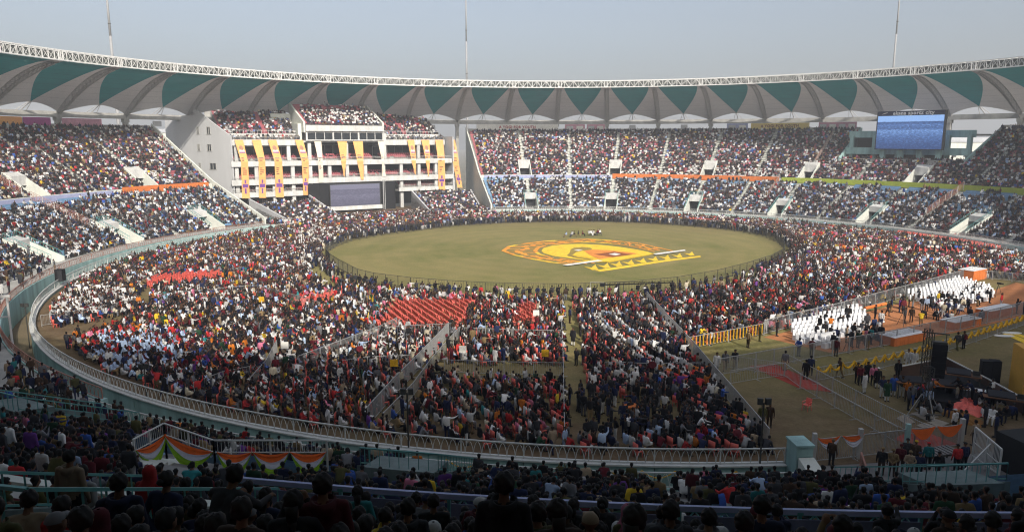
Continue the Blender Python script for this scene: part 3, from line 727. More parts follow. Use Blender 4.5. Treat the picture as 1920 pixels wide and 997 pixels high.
# long printed banners hung from the gallery parapet
BN = [  # top px pair, middle pair (or None), bottom pair, bottom y, pale?, portrait?
    ((439.5, 455.5), (452, 465), (454, 468.6), 372, 0, 1, 'leftmost on the pavilion beside the grey flank wall'),
    ((472, 489), (485, 497.5), (486, 499), 371, 0, 0, 'second from the left flank of the pavilion'),
    ((502, 518), (515, 529), (517, 532.6), 370, 0, 1, 'third from the left flank of the pavilion'),
    ((553, 568), (566, 579), (569, 578), 366, 0, 1, 'ending over the left edge of the black hoarding'),
    ((588.7, 602), (597, 605), (598, 607), 342, 1, 0, 'pale and narrow, left of the press box'),
    ((632, 650.5), (640, 649), (645, 646), 331, 0, 0, 'a triangle under the left half of the press box'),
    ((661, 680), (670, 681.5), (677, 682), 337, 0, 0, 'narrowing, right of the middle column of the press box'),
    ((707.6, 721.5), (716.5, 719), (717, 724), 331, 1, 0, 'pale and twisted at the right end of the press box'),
    ((763.6, 776.7), (772, 780), (778.5, 779.5), 327, 0, 1, 'a pointed one, first of the right wing'),
    ((790, 805), (799, 806), (803, 804.4), 331, 0, 1, 'a pointed one, second of the right wing'),
    ((816, 830.5), (821.5, 834), (822.5, 835), 356, 0, 0, 'full length, near the right end of the pavilion'),
    ((838.5, 853), (849, 860), (858, 867), 352, 0, 1, 'leaning outwards at the right end of the pavilion')]
for (tp, md, bt, yb, pale, face, where) in BN:
    o = thing('hanging_banner', ('cream' if pale else 'orange') + ' printed cloth banner, ' + where, 'banner', PC, PA, 'banners hanging on the pavilion')
    y1 = 262.5; z2 = 13.5
    T = [pav_at(tp[0], y1, 3.3), pav_at(tp[1], y1, 3.3)]; 
    Mi = [pav_at(md[0], 303, -.45), pav_at(md[1], 303, -.45)]
    lyb = -.75 if yb > 350 else -.7
    B = [pav_at(bt[0], yb, lyb), pav_at(bt[1], yb, lyb)]
    b = MB(); rows = []
    for i in range(9):
        t = i / 8
        rows.append([T[j].lerp(Mi[j], t) + Vector((0, -.15 * math.sin(PI * t), -.1 * math.sin(PI * t))) for j in (0, 1)])
    for i in range(1, 11):
        t = i / 10; rows.append([Mi[j].lerp(B[j], t) + Vector((0, .06 * math.sin(9 * t + j), 0)) for j in (0, 1)])
    for r0, r1 in zip(rows, rows[1:]):
        f0 = [v + Vector((0, .05, 0)) for v in (*r0, *r1)]
        b.hexa([r1[0], r1[1], f0[3], f0[2], r0[0], r0[1], f0[1], f0[0]])
    b.build('cloth', M_BPALE if pale else M_BANNER, o)
    def on(u, t, h=.03):                       # a point just proud of the cloth
        i = min(len(rows) - 2, int(t * (len(rows) - 1))); f_ = t * (len(rows) - 1) - i
        a = rows[i][0].lerp(rows[i + 1][0], f_); c = rows[i][1].lerp(rows[i + 1][1], f_); return a.lerp(c, u) + Vector((0, -h, h * .4))
    if face:
        b = MB(); b.quad(*[on(.52 + .26 * math.cos(2 * PI * q / 10), .16 + .052 * math.sin(2 * PI * q / 10)) for q in range(10)]); b.build('portrait', M_SKINP, o)
        b = MB(); b.quad(on(.15, .235), on(.9, .235), on(.8, .20), on(.25, .20)); b.build('portrait_coat', M_FLWH, o)
        b = MB(); b.quad(on(.15, .262, .035), on(.92, .262, .035), on(.9, .24, .035), on(.18, .24, .035)); b.build('portrait_base', M_PURPLE, o)
    b = MB()
    for t0, n_ in ((.36, 3), (.54, 4)) if yb > 340 else ((.3, 3),):
        for q in range(n_):
            x1 = .45 + R_.random() * .4; b.quad(on(.18, t0 + q * .03 + .014), on(x1, t0 + q * .03 + .014), on(x1, t0 + q * .03), on(.18, t0 + q * .03))
    b.build('printed_lines', M_INK, o)
    if yb > 350:
        b = MB(); b.quad(on(.12, .84), on(.88, .84), on(.88, .785), on(.12, .785)); b.quad(on(.38, .93), on(.62, .93), on(.62, .85), on(.38, .85)); b.quad(on(.38, .775), on(.62, .775), on(.62, .72), on(.38, .72))
        b.build('emblem', M_PURPLE, o)

# low seating terraces either side of the stage
def terrace(label, a0, a1, n=14):
    t = thing('seating_terrace', label, 'terrace'); b = MB()
    for i in range(n): b.ring(79.5 + i * 1.05, 80.54 + i * 1.05, -.02, .25 + .26 * i, a0, a1, 2.5)
    b.build('steps', M_STEP, t)
    for a in (a0, a1):
        w_ = MB(); d = .25 if a == a0 else -.25
        w_.hexa([pol(79.0, a, 0), pol(79.0, a + d, 0), pol(95, a + d, 0), pol(95, a, 0), pol(79, a, 1.1), pol(79, a + d, 1.1), pol(95, a + d, 5.2), pol(95, a, 5.2)]); w_.build('side_wall', M_GREYW, t)
terrace('low concrete seating terrace left of the black stage hoarding', 308.5, 318.5, 13)
terrace('low concrete seating terrace right of the black stage hoarding', 335.6, 346.0, 15)

# ------------------------------------------------------------------ scoreboard in its gap in the right stand
SA = 52.6; sp = pol(107.2, SA); sb = thing('scoreboard', 'large blue video scoreboard on columns in the right grandstand', 'scoreboard', sp, -rad(SA))
b = MB(); b.box((0, .2, 20.85), (15.4, .5, 8.0)); b.build('display', M_SCR2, sb)
b = MB(); b.box((0, .35, 25.42), (15.6, .9, 1.1)); ts = b.build('title_strip', mat('navy_panel', (.02, .025, .07), .5, .1, 1), sb)
text('title_text', 'ekana sportz city', 1.22, mat('sign_white', (.85, .85, .85), .5, .02, 1), ts, (.7, -.13, 25.44))
b = MB(); b.quad((-6.9, -.115, 25.2), (-5.6, -.115, 25.5), (-5.3, -.115, 25.75), (-6.2, -.115, 25.55)); b.build('title_emblem', M_FLWH, ts)
b = MB()
for x in (-7.85, 7.85): b.box((x, .5, 21.3), (.25, 1.0, 9.3))
b.box((0, .5, 16.7), (15.9, 1.0, .2)); b.build('frame', M_DSTEEL, sb)
for x in (-6.6, -2.2, 2.2, 6.6):
    b = MB(); b.box((x, 1.6, 14.4), (1.1, 1.0, 8)); b.build('column', M_TEAL, sb)
fr_ = thing('concrete_frame_building', 'bare concrete frame with two floors behind the scoreboard', 'building', (0, 0, 0))
for z, r in ((20.4, 112), (16.2, 110.5)):
    b = MB(); b.ring(r, r + 10, z - .4, z, GAP[0] + .3, GAP[1] - .3, 2); b.build('floor_slab', M_CONC, fr_)
    b = MB(); b.ring(r - .3, r, z - .8, z + .9, GAP[0] + .3, GAP[1] - .3, 2); b.build('edge_beam', M_TEAL, fr_)
for a in (44.6, 47.5, 50.5, 53.5, 56.5, 59.0):
    b = MB(); p = pol(111.3, a); b.box((p.x, p.y, 16.0), (.9, .9, 8.4), -rad(a)); b.build('column', M_TEAL, fr_)
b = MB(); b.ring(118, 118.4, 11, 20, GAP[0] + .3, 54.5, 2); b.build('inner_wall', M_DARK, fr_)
for a in (GAP[0], GAP[1]):
    b = MB(); d = .25; b.hexa([pol(106.8, a, 11), pol(106.8, a + d, 11), pol(121.5, a + d, 11), pol(121.5, a, 11), pol(106.8, a, 14.6), pol(106.8, a + d, 14.6), pol(121.5, a + d, 22.3), pol(121.5, a, 22.3)]); b.build('stringer_wall', M_TEAL, fr_)
b = MB(); b.ring(107.3, 107.6, 12.4, 14.3, GAP[0] + .3, GAP[1] - .3, 2); b.build('base_wall', M_CONC, fr_)

# printed banners along the top of the stands
def top_banner(label, a0, a1, m, z0=21.6, z1=23.4, txt=None, tm=None, r=120.9, size=1.15):
    o = thing('top_banner', label, 'banner'); b = MB(); b.ring(r, r + .06, z0, z1, a0, a1, 1.2); b.build('sheet', m, o)
    if txt:
        a = (a0 + a1) / 2; p = pol(r - .16, a, (z0 + z1) / 2); e = text('lettering', txt, size, tm, o, p, (PI / 2, 0, -rad(a)), .01)
    return o
top_banner('white banner reading YOGI FOR YOUTH nearest the pavilion', -10.8, 1.6, M_FLWH, 22.1, 23.9, 'A YOGI FOR YOUTH', mat('crimson_print', (.40, .03, .05), .7, .05, 1))
top_banner('yellow banner reading YOGI FOR YOUTH left of the scoreboard', 29.6, 37.4, mat('yellow_banner', (.78, .60, .20), .7, .08, .4), 22.1, 23.9, 'A YOGI FOR YOUTH', mat('dark_print', (.16, .03, .02), .7, .05, 1), size=1.05)
def pic_banner(label, a0, a1, m):
    o = top_banner(label, a0, a1, m, 21.9, 23.9)
    n = max(1, int((a1 - a0) / 1.1))
    for i in range(n):
        a = a0 + (a1 - a0) * (i + .5) / n; d = (a1 - a0) / n * .34
        b = MB(); b.ring(120.8, 120.84, 22.1, 23.4, a - d, a + d, 1); b.build('picture', M_FLWH if i % 2 else M_GREYW, o)
pic_banner('pink picture banner, left one of a pair right of the white banner', 2.6, 5.6, M_PINKB)
pic_banner('pink picture banner, right one of a pair right of the white banner', 5.9, 8.6, M_PINKB)
pic_banner('pale pink picture banner between the yellow banner and the scoreboard', 38.6, 43.4, M_PINKB)
pic_banner('lilac picture banner just left of the yellow banner', 26.3, 29.2, M_LILAC)
top_banner('orange banner on the left stand under the ring beam', 286.4, 289.6, M_BANNER, 22.1, 23.8)
top_banner('magenta banner joined to the orange one on the left stand', 289.7, 292.6, M_MAG, 22.1, 23.8)
top_banner('pink red banner on the left stand nearest the pavilion', 293.8, 298.2, M_PINKB, 22.1, 23.8)
# ------------------------------------------------------------------ barricades: runs of panels
def panel_mesh(name, h=1.15, bars=14, t=.022, m=M_STEEL, L=2.4):
    b = MB()
    b.tube((0, 0, h), (L, 0, h), t * 1.4); b.tube((0, 0, .16), (L, 0, .16), t * 1.2); b.tube((.02, 0, 0), (.02, 0, h), t * 1.5); b.tube((L - .02, 0, 0), (L - .02, 0, h), t * 1.3)
    for i in range(1, bars): b.tube((L * i / bars, 0, .16), (L * i / bars, 0, h), t * .62, k=3, cap=False)
    b.tube((.06, -.35, .02), (.06, .35, .02), t * 1.1); return b.mesh(name, m)
PM = {'std': panel_mesh('panel'), 'dark': panel_mesh('panel', 1.5, 12, .024, M_DSTEEL), 'net': panel_mesh('panel', 1.5, 22, .026, M_STEEL),
      'tall': panel_mesh('panel', 1.2, 16, .02, M_STEEL)}
FENCES = []
def fence(label, pts, kind='std', group=None, name='barricade', closed=False):
    o = thing(name, label, 'barricade', group=group); pts = [Vector((p[0], p[1], 0)) for p in pts]
    if closed: pts.append(pts[0])
    for a, c in zip(pts, pts[1:]):
        d = c - a; n = max(1, int(round(d.length / 2.4))); FENCES.append((a, c))
        for i in range(n):
            put('panel', PM[kind], o, a.lerp(c, i / n), math.atan2(d.y, d.x), (d.length / n / 2.4, 1, 1))
    return o
# the open grass circle in the middle
IN_PX = [(611, 482), (614, 473), (632, 462), (659, 452), (701, 444), (745, 438), (791, 432), (860, 424), (939, 419.5), (1030, 417), (1113, 416.5), (1200, 419), (1282, 424), (1345, 430), (1394, 436), (1430, 444), (1458, 456), (1470, 468),
         (1470, 482), (1445, 496), (1400, 511), (1345, 526), (1270, 540), (1169, 550), (1060, 554), (980, 553), (911, 551), (840, 547), (770, 541), (701, 532), (671, 524), (635, 504), (619, 493)]
INNER = [at(*p) for p in IN_PX]
fence('dark ring of barriers round the open grass in the middle of the field', INNER, 'dark', closed=True)
fence('barrier of grey bars slanting between the two left seating pens', pxpoly((842, 632), (790, 690), (738, 745), (690, 802)), 'net')
fence('barrier on the near side of the slanting gangway', pxpoly((862, 634), (812, 692), (775, 745), (718, 806)), 'std')
fence('straight barrier across the middle pens at their near edge', pxpoly((833, 700), (945, 704), (1056, 706)), 'tall')
fence('straight barrier across the middle pens behind the empty red chairs', pxpoly((862, 636), (960, 640), (1052, 642)), 'tall')
fence('barrier along the near side of the largest empty red chair block', pxpoly((700, 640), (760, 632), (850, 628)), 'tall')
fence('thin barrier running straight away from the near railing', pxpoly((1058, 836), (1056, 706), (1054, 642), (1050, 566)), 'std')
fence('long barrier between the white clad rows and the open lawn', pxpoly((1212, 570), (1250, 615), (1300, 672), (1325, 704), (1375, 765), (1440, 846)), 'net')
fence('barrier across the rows of white clad people', pxpoly((1122, 704), (1215, 707), (1312, 706)), 'tall')
fence('curving barrier in the left pens below the white clad block', pxpoly((78, 612), (120, 607), (190, 594), (250, 580)), 'tall')
fence('short barrier in the crowd left of the pale blue group', pxpoly((300, 570), (370, 562), (470, 552)), 'tall')
fence('barrier crossing the left pen beside the orange seats', pxpoly((560, 700), (640, 668), (720, 636), (745, 622)), 'net')
fence('barrier in the left pen below the slanting one', pxpoly((640, 702), (690, 694), (778, 690)), 'tall')
fence('barrier left of the middle, beside the round lawn', pxpoly((470, 548), (540, 566), (600, 585)), 'std')
fence('barrier down the left pens beside the dirt track', pxpoly((520, 660), (500, 700), (470, 735)), 'std')
fence('short slanting barrier at the near railing in the left pen', pxpoly((365, 744), (420, 722), (470, 712)), 'std')
fence('grey screened barrier behind the white covered chairs', pxpoly((1432, 628), (1500, 610), (1560, 596), (1640, 573), (1730, 548), (1810, 524)), 'net')
fence('barrier behind the orange draped counter at the far right', pxpoly((1812, 522), (1860, 524), (1935, 532)), 'tall')
fence('upper one of the twin barriers bordering the lawn by the orange carpet', pxpoly((1345, 706), (1450, 686), (1560, 668), (1680, 646), (1800, 620), (1940, 585)), 'net')
fence('lower one of the twin barriers, hung with marigold garlands', pxpoly((1530, 716), (1620, 700), (1720, 676), (1830, 642), (1940, 604)), 'tall')
fence('short row of barriers beside the red carpet', pxpoly((1368, 722), (1420, 713), (1472, 706)), 'tall')
fence('far rail of the red carpet walkway', pxpoly((1478, 690), (1560, 736), (1650, 786), (1742, 832)), 'std')
fence('near rail of the red carpet walkway', pxpoly((1360, 690), (1470, 706), (1500, 728), (1600, 786), (1680, 832)), 'std')
fence('barrier behind the far crowd below the scoreboard', pxpoly((1540, 418), (1640, 432), (1750, 450), (1850, 470), (1930, 492)), 'std')
# marigold hung barrier between the crowd and the lawn
gb = fence('wooden barrier hung with orange marigolds at the edge of the sunny lawn', pxpoly((1283, 657), (1330, 648), (1432, 628)), 'tall')
def garland(label, pts, top, sag, per, r=.05, m=M_MARI):
    o = thing('marigold_garland', label, 'garland'); 
    for a, c in zip(pts, pts[1:]):
        d = (c - a); n = max(1, int(round(d.length / per)))
        for i in range(n):
            p, q = a.lerp(c, i / n), a.lerp(c, (i + 1) / n); b = MB()
            side = Vector((d.y, -d.x, 0)).normalized() * .09
            P = [p.lerp(q, t / 8) + side + Vector((0, 0, top - sag * 4 * (t / 8) * (1 - t / 8))) for t in range(9)]
            for u, v in zip(P, P[1:]): b.tube(u, v, r * R_.uniform(.8, 1.25), r * R_.uniform(.8, 1.25), k=5)
            b.tube(p + side + Vector((0, 0, top)), p + side + Vector((0, 0, top - sag * 1.25)), r * 1.1, r * .7, k=5)
            b.build('strand', m, o)
garland('yellow marigold garland looped along the lower twin barrier', pxpoly((1530, 716), (1620, 700), (1720, 676), (1830, 642), (1940, 604)), 1.28, .5, 1.25, .085)
garland('thin marigold garland pinned along the near teal field wall', [pol(73.56, a, 0) for a in (195, 192, 189, 186, 183, 180, 177.5)], .1, .45, 1.9, .035)
o = thing('marigold_hanging', 'orange and yellow flower strings covering the lawn barrier', 'garland')
pp = pxpoly((1283, 657), (1330, 648), (1432, 628))
for a, c in zip(pp, pp[1:]):
    d = c - a; n = int(d.length / .42)
    for i in range(n):
        p = a.lerp(c, i / n) + Vector((d.y, -d.x, 0)).normalized() * .1; b = MB()
        b.tube(p + Vector((0, 0, 1.2)), p + Vector((0, 0, .2)), .05, .06, k=5); b.build('flower_string', M_MARI if i % 3 else M_FLOR, o)

# ------------------------------------------------------------------ petal carpet on the grass
fc = thing('petal_carpet', 'large orange and yellow petal design laid on the grass circle', 'flower carpet')
def patch(name, pts, m, z, h=.05):
    b = MB(); P = pxpoly(*pts); ar = sum(P[i].x * P[(i + 1) % len(P)].y - P[(i + 1) % len(P)].x * P[i].y for i in range(len(P)))
    if ar < 0: P = P[::-1]
    b.prism([(p.x, p.y) for p in P], z, z + h); return b.build(name, m, fc)
def zz(x, y): return (930 + x / 4.923, 440 + y / 4.923)          # coordinates read off an enlargement of the photograph
def zp(name, pts, m, z, h=.05): return patch(name, [zz(*p) for p in pts], m, z, h)
zp('yellow_field', [(420, 150), (440, 125), (520, 103), (640, 90), (800, 87), (960, 96), (1120, 112), (1260, 133), (1380, 155), (1465, 178), (1230, 222), (1040, 258), (930, 240), (790, 232), (640, 212), (520, 195), (440, 172)], M_FLYEL, .01)
zp('brown_fold', [(655, 195), (680, 170), (690, 140), (720, 124), (790, 118), (870, 125), (890, 140), (800, 150), (740, 165), (700, 195), (760, 212), (900, 232), (880, 240), (720, 215)], M_OLIVEP, .08, .02)
zp('yellow_cheek', [(705, 195), (745, 165), (800, 155), (850, 185), (930, 226), (820, 216)], M_FLYEL, .105, .02)
zp('white_mark', [(720, 150), (760, 143), (800, 148), (760, 156)], M_FLWH, .13, .02)
zp('orange_robe', [(810, 152), (900, 142), (1060, 148), (1220, 165), (1365, 186), (1200, 218), (1010, 238), (960, 232), (880, 198)], M_FLRED, .08, .02)
zp('brown_robe', [(905, 186), (1090, 163), (1285, 190), (1100, 216)], M_FLBR, .105, .02)
zp('white_centre', [(1040, 187), (1095, 176), (1150, 187), (1100, 197)], M_FLWH, .13, .02)
zp('yellow_border', [(720, 262), (960, 232), (1200, 200), (1330, 180), (1470, 178), (1240, 222), (1040, 258)], M_FLYEL, .14, .02)
zp('white_strip', [(615, 288), (940, 242), (985, 250), (660, 295)], M_FLWH, .17, .02)
zp('white_strip', [(1450, 184), (1740, 146), (1752, 156), (1475, 194)], M_FLWH, .17, .02)
zp('yellow_strip', [(915, 330), (1200, 288), (1560, 235), (1885, 196), (1890, 206), (1560, 248), (1220, 302), (960, 340)], M_FLYEL, .01)
for i in range(9):                                               # the pointed fringe
    t = i / 8; x, y = 870 + 905 * t, 312 - 128 * t; s = 1 - .25 * t
    zp('fringe_point', [(x - 55 * s, y - 14 * s), (x + 12 * s, y - 6 * s), (x + 48 * s, y - 36 * s), (x + 58 * s, y - 10 * s), (x + 75 * s, y + 8 * s), (x + 20 * s, y + 14 * s)], M_FLYEL, .012 + .001 * i)
# broken orange scrollwork round the yellow field
def ring_pt(t, r):                                               # t 0..1 round the left, r 0 inner .. 1 outer
    inn = [(930, 262), (700, 232), (520, 205), (430, 180), (400, 150), (430, 118), (540, 92), (720, 74), (880, 72), (1020, 82), (1160, 96), (1300, 122), (1440, 158)]
    out = [(640, 272), (480, 258), (300, 225), (140, 190), (30, 150), (90, 108), (220, 84), (420, 60), (640, 44), (860, 38), (1060, 50), (1320, 76), (1650, 150)]
    f = t * 12; i = min(11, int(f)); f -= i
    a = [inn[i][k_] * (1 - f) + inn[i + 1][k_] * f for k_ in (0, 1)]; c = [out[i][k_] * (1 - f) + out[i + 1][k_] * f for k_ in (0, 1)]
    return (a[0] + (c[0] - a[0]) * r, a[1] + (c[1] - a[1]) * r)
rr = random.Random(3)
for q, (r0, r1) in enumerate(((.06, .16), (.84, .95))):
    for i in range(24):
        if rr.random() < .12: continue
        zp('scroll_band', [ring_pt(i / 24, r0), ring_pt((i + .96) / 24, r0), ring_pt((i + .96) / 24, r1), ring_pt(i / 24, r1)], M_FLOR if rr.random() < .8 else M_FLYEL, .012)
for i in range(46):
    t = (i + rr.uniform(.1, .5)) / 46.5; dt = rr.uniform(.010, .020); r0 = rr.uniform(.22, .5); r1 = r0 + rr.uniform(.14, .32)
    c = [ring_pt(min(1, t + dt * math.cos(k_ * PI / 4) * rr.uniform(.6, 1)), (r0 + r1) / 2 + (r1 - r0) / 2 * math.sin(k_ * PI / 4) * rr.uniform(.6, 1)) for k_ in range(8)]
    zp('scroll_petal', c, M_FLOR if rr.random() < .85 else M_FLRED, .011 + .0005 * i, .04)
    if i % 2 == 0: 
        t2 = t + .008; zp('scroll_stem', [ring_pt(t2, .14), ring_pt(t2 + .006, .14), ring_pt(min(1, t2 + .012), .86), ring_pt(min(1, t2 + .006), .86)], M_FLOR, .0105 + .0005 * i, .03)
f2 = thing('petal_pattern', 'small yellow petal pattern on the shaded lawn at the right edge', 'flower carpet')
for pts in ([(1880, 626), (1890, 624), (1935, 642), (1935, 650)], [(1892, 624), (1900, 623), (1935, 634), (1935, 640)]):
    b = MB(); b.prism([(p.x, p.y) for p in pxpoly(*pts)][::-1], .01, .05); b.build('petal_band', M_FLYEL, f2)
for x, y in ((1883, 630.5), (1897, 625)):
    b = MB(); p = at(x, y); b.prism([(p.x + 1.0 * math.cos(k_), p.y + .45 * math.sin(k_)) for k_ in [i * PI / 5 for i in range(10)]], .055, .08); b.build('petal_disc', M_FLWH, f2)

# ------------------------------------------------------------------ carpets on the ground
def sheet(name, pts, m, z):
    b = MB(); P = pxpoly(*pts); ar = sum(P[i].x * P[(i + 1) % len(P)].y - P[(i + 1) % len(P)].x * P[i].y for i in range(len(P)))
    if ar < 0: P = P[::-1]
    b.prism([(p.x, p.y) for p in P], z, z + .012); return struct(b.build(name, m))
sheet('orange_carpet', [(1432, 632), (1560, 602), (1700, 565), (1790, 568), (1905, 530), (1990, 545), (1990, 575), (1800, 622), (1640, 650), (1560, 662)], M_ORCARP, .006)
sheet('red_carpet', [(1405, 686), (1452, 682), (1520, 712), (1560, 735), (1500, 728)], M_REDCARP, .01)
sheet('red_carpet', [(1676, 822), (1718, 803), (1800, 834), (1720, 840)], M_REDCARP, .01)
# ------------------------------------------------------------------ chairs
def chair_mesh():
    b = MB()
    b.box((0, 0, .43), (.46, .44, .04)); b.hexa([(-.23, -.22, .45), (.23, -.22, .45), (.23, -.18, .45), (-.23, -.18, .45), (-.21, -.31, .86), (.21, -.31, .86), (.21, -.27, .86), (-.21, -.27, .86)])
    for x in (-.2, .2):
        b.tube((x, .18, .42), (x * 1.15, .22, 0), .024); b.tube((x, -.18, .42), (x * 1.15, -.25, 0), .024)
        b.box((x * 1.18, -.02, .64), (.05, .42, .03)); b.tube((x * 1.18, .17, .64), (x * 1.05, .16, .44), .02)
    return b.mesh('plastic_chair', M_REDS)
def cover_mesh():
    b = MB()
    b.hexa([(-.26, -.24, 0), (.26, -.24, 0), (.27, .27, 0), (-.27, .27, 0), (-.22, -.22, .47), (.22, -.22, .47), (.22, .22, .46), (-.22, .22, .46)])
    b.hexa([(-.235, -.25, .30), (.235, -.25, .30), (.23, -.17, .30), (-.23, -.17, .30), (-.19, -.34, .98), (.19, -.34, .98), (.185, -.27, .98), (-.185, -.27, .98)])
    return b.mesh('covered_chair', M_WCLOTH)
CH, CV = chair_mesh(), cover_mesh()
FOCUS = Vector((62.0, -34.0, 0))                      # where everyone on the field looks
ROWI = []
ORD = 'first second third fourth fifth sixth seventh eighth ninth tenth eleventh twelfth thirteenth fourteenth fifteenth sixteenth seventeenth eighteenth nineteenth twentieth'.split() + ['last'] * 60
def lattice(poly, face, dx, dy, jit=.05):
    """chairs in rows filling a polygon; face = heading of the sitters"""
    c, s = math.cos(face), math.sin(face); xs = [p.x * c + p.y * s for p in poly]; ys = [-p.x * s + p.y * c for p in poly]; out = []
    u = min(xs) + dx / 2; row = 0; ROWI.clear()
    while u < max(xs):
        v = min(ys) + dy / 2
        while v < max(ys):
            x, y = u * c - v * s, u * s + v * c
            if inside((x, y), poly): ROWI.append(row); out.append((x + R_.uniform(-jit, jit), y + R_.uniform(-jit, jit), face - PI / 2 + R_.uniform(-.1, .1)))
            v += dy
        u += dx; row += 1
    return out
RED = [  # polygon in photo pixels, where it is, heading
    ([(694, 622), (744, 570), (890, 567), (858, 624)], 'of the large empty block mid field', 25),
    ([(958, 616), (974, 577), (1010, 575), (1000, 616)], 'of the narrow block right of the large one', 25),
    ([(545, 584), (552, 568), (640, 549), (642, 560), (560, 586)], 'of the small block left of the large one', 10),
    ([(277, 536), (300, 522), (420, 514), (414, 528), (290, 546)], 'in the empty rows among the crowd at the left', 5),
    ([(1700, 480), (1706, 470), (1812, 473), (1814, 484)], 'in the empty row at the right of the field', -30),
    ([(1684, 441), (1690, 434), (1850, 452), (1880, 470), (1860, 470)], 'in the empty rows below the scoreboard stand', -60),
    ([(1288, 420), (1292, 414), (1340, 417), (1338, 423)], 'in the far empty patch beyond the round lawn', -60),
    ([(125, 655), (130, 645), (235, 640), (240, 655)], 'behind the pale blue group at the left', 20),
    ([(1640, 545), (1660, 528), (1720, 515), (1760, 520)], 'beside the white covered chairs', -20)]
RED_POLY = [pxpoly(*p) for p, _, _ in RED[:7]]
red_all = []
for (pts, where, hd_), P in zip(RED[:7], [pxpoly(*p) for p, _, _ in RED[:7]]):
    L_ = lattice(P, rad(hd_), .80, .54)
    for (x, y, a), ri in zip(L_, list(ROWI)):
        if R_.random() < .95: red_all.append((math.hypot(x - CAM[0], y - CAM[1]), x, y, a, where, ri))
red_all.sort()
for d, x, y, a, where, ri in red_all[:290]:
    o = put('plastic_chair', CH, None, (x, y, 0), a); tag(o, 'empty red chair, %s row ' % ORD[ri] + where, 'chair', 'empty red chairs ' + where + ', %s row' % ORD[ri])
rest = MB()
for d, x, y, a, where, ri in red_all[290:]:
    b0 = len(rest.v); c, s = math.cos(a), math.sin(a)
    for (p, q, z) in ((0, 0, 0),):
        rest.box((x, y, .43), (.46, .44, .05), a); bx, by = -(-.26) * s * -1, -.26 * c
        rest.box((x + .26 * s, y - .26 * c, .66), (.44, .05, .42), a)
        for ex in (-.2, .2):
            for ey in (-.2, .2): rest.box((x + ex * c - ey * s, y + ex * s + ey * c, .21), (.04, .04, .42), a)
o = stuff(rest.build('chair_rows', M_REDS)); tag(o, 'rows of empty red plastic chairs far off in the crowd', 'chairs')
WH = [([(1483, 640), (1494, 606), (1590, 575), (1632, 596), (1618, 620), (1540, 652), (1496, 646)], 'in the nearer block on the orange carpet', 205),
      ([(1700, 556), (1720, 545), (1800, 528), (1868, 548), (1842, 570), (1770, 582), (1730, 572)], 'in the farther block on the orange carpet', 205),
      ([(1535, 656), (1548, 640), (1570, 640), (1566, 654)], 'in the pair standing apart at the near corner', 205)]
WHITE_SPOTS = []
for pts, where, hd_ in WH:
    L_ = lattice(pxpoly(*pts), rad(hd_ + 90), 1.05, .68, .04)
    for (x, y, a), ri in zip(L_, list(ROWI)):
        WHITE_SPOTS.append((x, y, a)); o = put('covered_chair', CV, None, (x, y, .02), a); tag(o, 'white covered chair, %s row ' % ORD[ri] + where, 'chair', 'white covered chairs ' + where + ', %s row' % ORD[ri])
p = at(1512, 769); o = put('plastic_chair', CH, None, p, 2.2); tag(o, 'single red plastic chair alone on the bare shaded ground', 'chair')

# ------------------------------------------------------------------ tables, counters, stage gear at the right
def table(label, px, py, w_, d_, rz, drape=M_ORANGE, h=.8, z=.02):
    t = thing('draped_table', label, 'table', at(px, py) + Vector((0, 0, z)), rz)
    b = MB()
    n = 16
    for i in range(n):
        for s in (-1, 1):
            x0, x1 = -w_ / 2 + w_ * i / n, -w_ / 2 + w_ * (i + 1) / n; o_ = .03 * (i % 2)
            b.hexa([(x0, s * (d_ / 2 + o_) - .01, 0), (x1, s * (d_ / 2 + o_) - .01, 0), (x1, s * (d_ / 2 + o_) + .01, 0), (x0, s * (d_ / 2 + o_) + .01, 0),
                    (x0, s * d_ / 2 - .01, h), (x1, s * d_ / 2 - .01, h), (x1, s * d_ / 2 + .01, h), (x0, s * d_ / 2 + .01, h)])
    for s in (-1, 1): b.box((s * w_ / 2, 0, h / 2), (.02, d_, h))
    b.build('drape', drape, t)
    b = MB(); b.box((0, 0, h + .02), (w_ + .06, d_ + .06, .04)); b.build('tabletop', M_WCLOTH, t)
    b = MB()
    for i in range(5): b.box((R_.uniform(-.4, .4) * w_, R_.uniform(-.3, .3) * d_, h + .065), (.3, .22, .05), R_.uniform(0, 3))
    b.build('papers', M_FLWH, t)
RZ = math.atan2((at(1800, 620) - at(1560, 668)).y, (at(1800, 620) - at(1560, 668)).x)
table('orange draped table with white top below the tripod camera', 1690, 640, 4.6, 1.7, RZ)
table('orange draped table with white top in the middle of the carpet', 1800, 612, 4.4, 1.6, RZ)
table('long orange draped table with a dark box on the far carpet', 1868, 590, 5.4, 1.5, RZ)
table('orange draped counter at the end of the grey barrier', 1822, 523, 3.8, 2.0, RZ + .1, h=1.4)
def tripod(label, px, py, z=.02, h=1.5):
    t = thing('camera_tripod', label, 'camera', at(px, py) + Vector((0, 0, z)), R_.uniform(2, 4))
    for k_ in range(3):
        b = MB(); a = 2.1 * k_; b.tube((.5 * math.cos(a), .5 * math.sin(a), 0), (0, 0, h), .025); b.build('leg', M_DSTEEL, t)
    b = MB(); b.box((0, .05, h + .14), (.16, .42, .2)); b.tube((0, .26, h + .14), (0, .5, h + .14), .07, .09, 8); b.build('camera_body', M_BLACK, t)
tripod('black video camera on a tripod above the nearest orange table', 1690, 626, .85); tripod('black video camera on a tripod on the far orange table', 1868, 570, .85)
tripod('black video camera on a tripod among the white chairs', 1590, 660)
for px, py, rz in ((1592, 590, .3),):
    pass
o = thing('orange_roll', 'rolled orange carpet lying on the white chairs', 'carpet', at(1640, 590) + Vector((0, 0, .95)), .5)
b = MB(); b.tube((-1.8, 0, 0), (1.8, 0, .12), .17, k=10); b.build('roll', M_ORANGE, o)

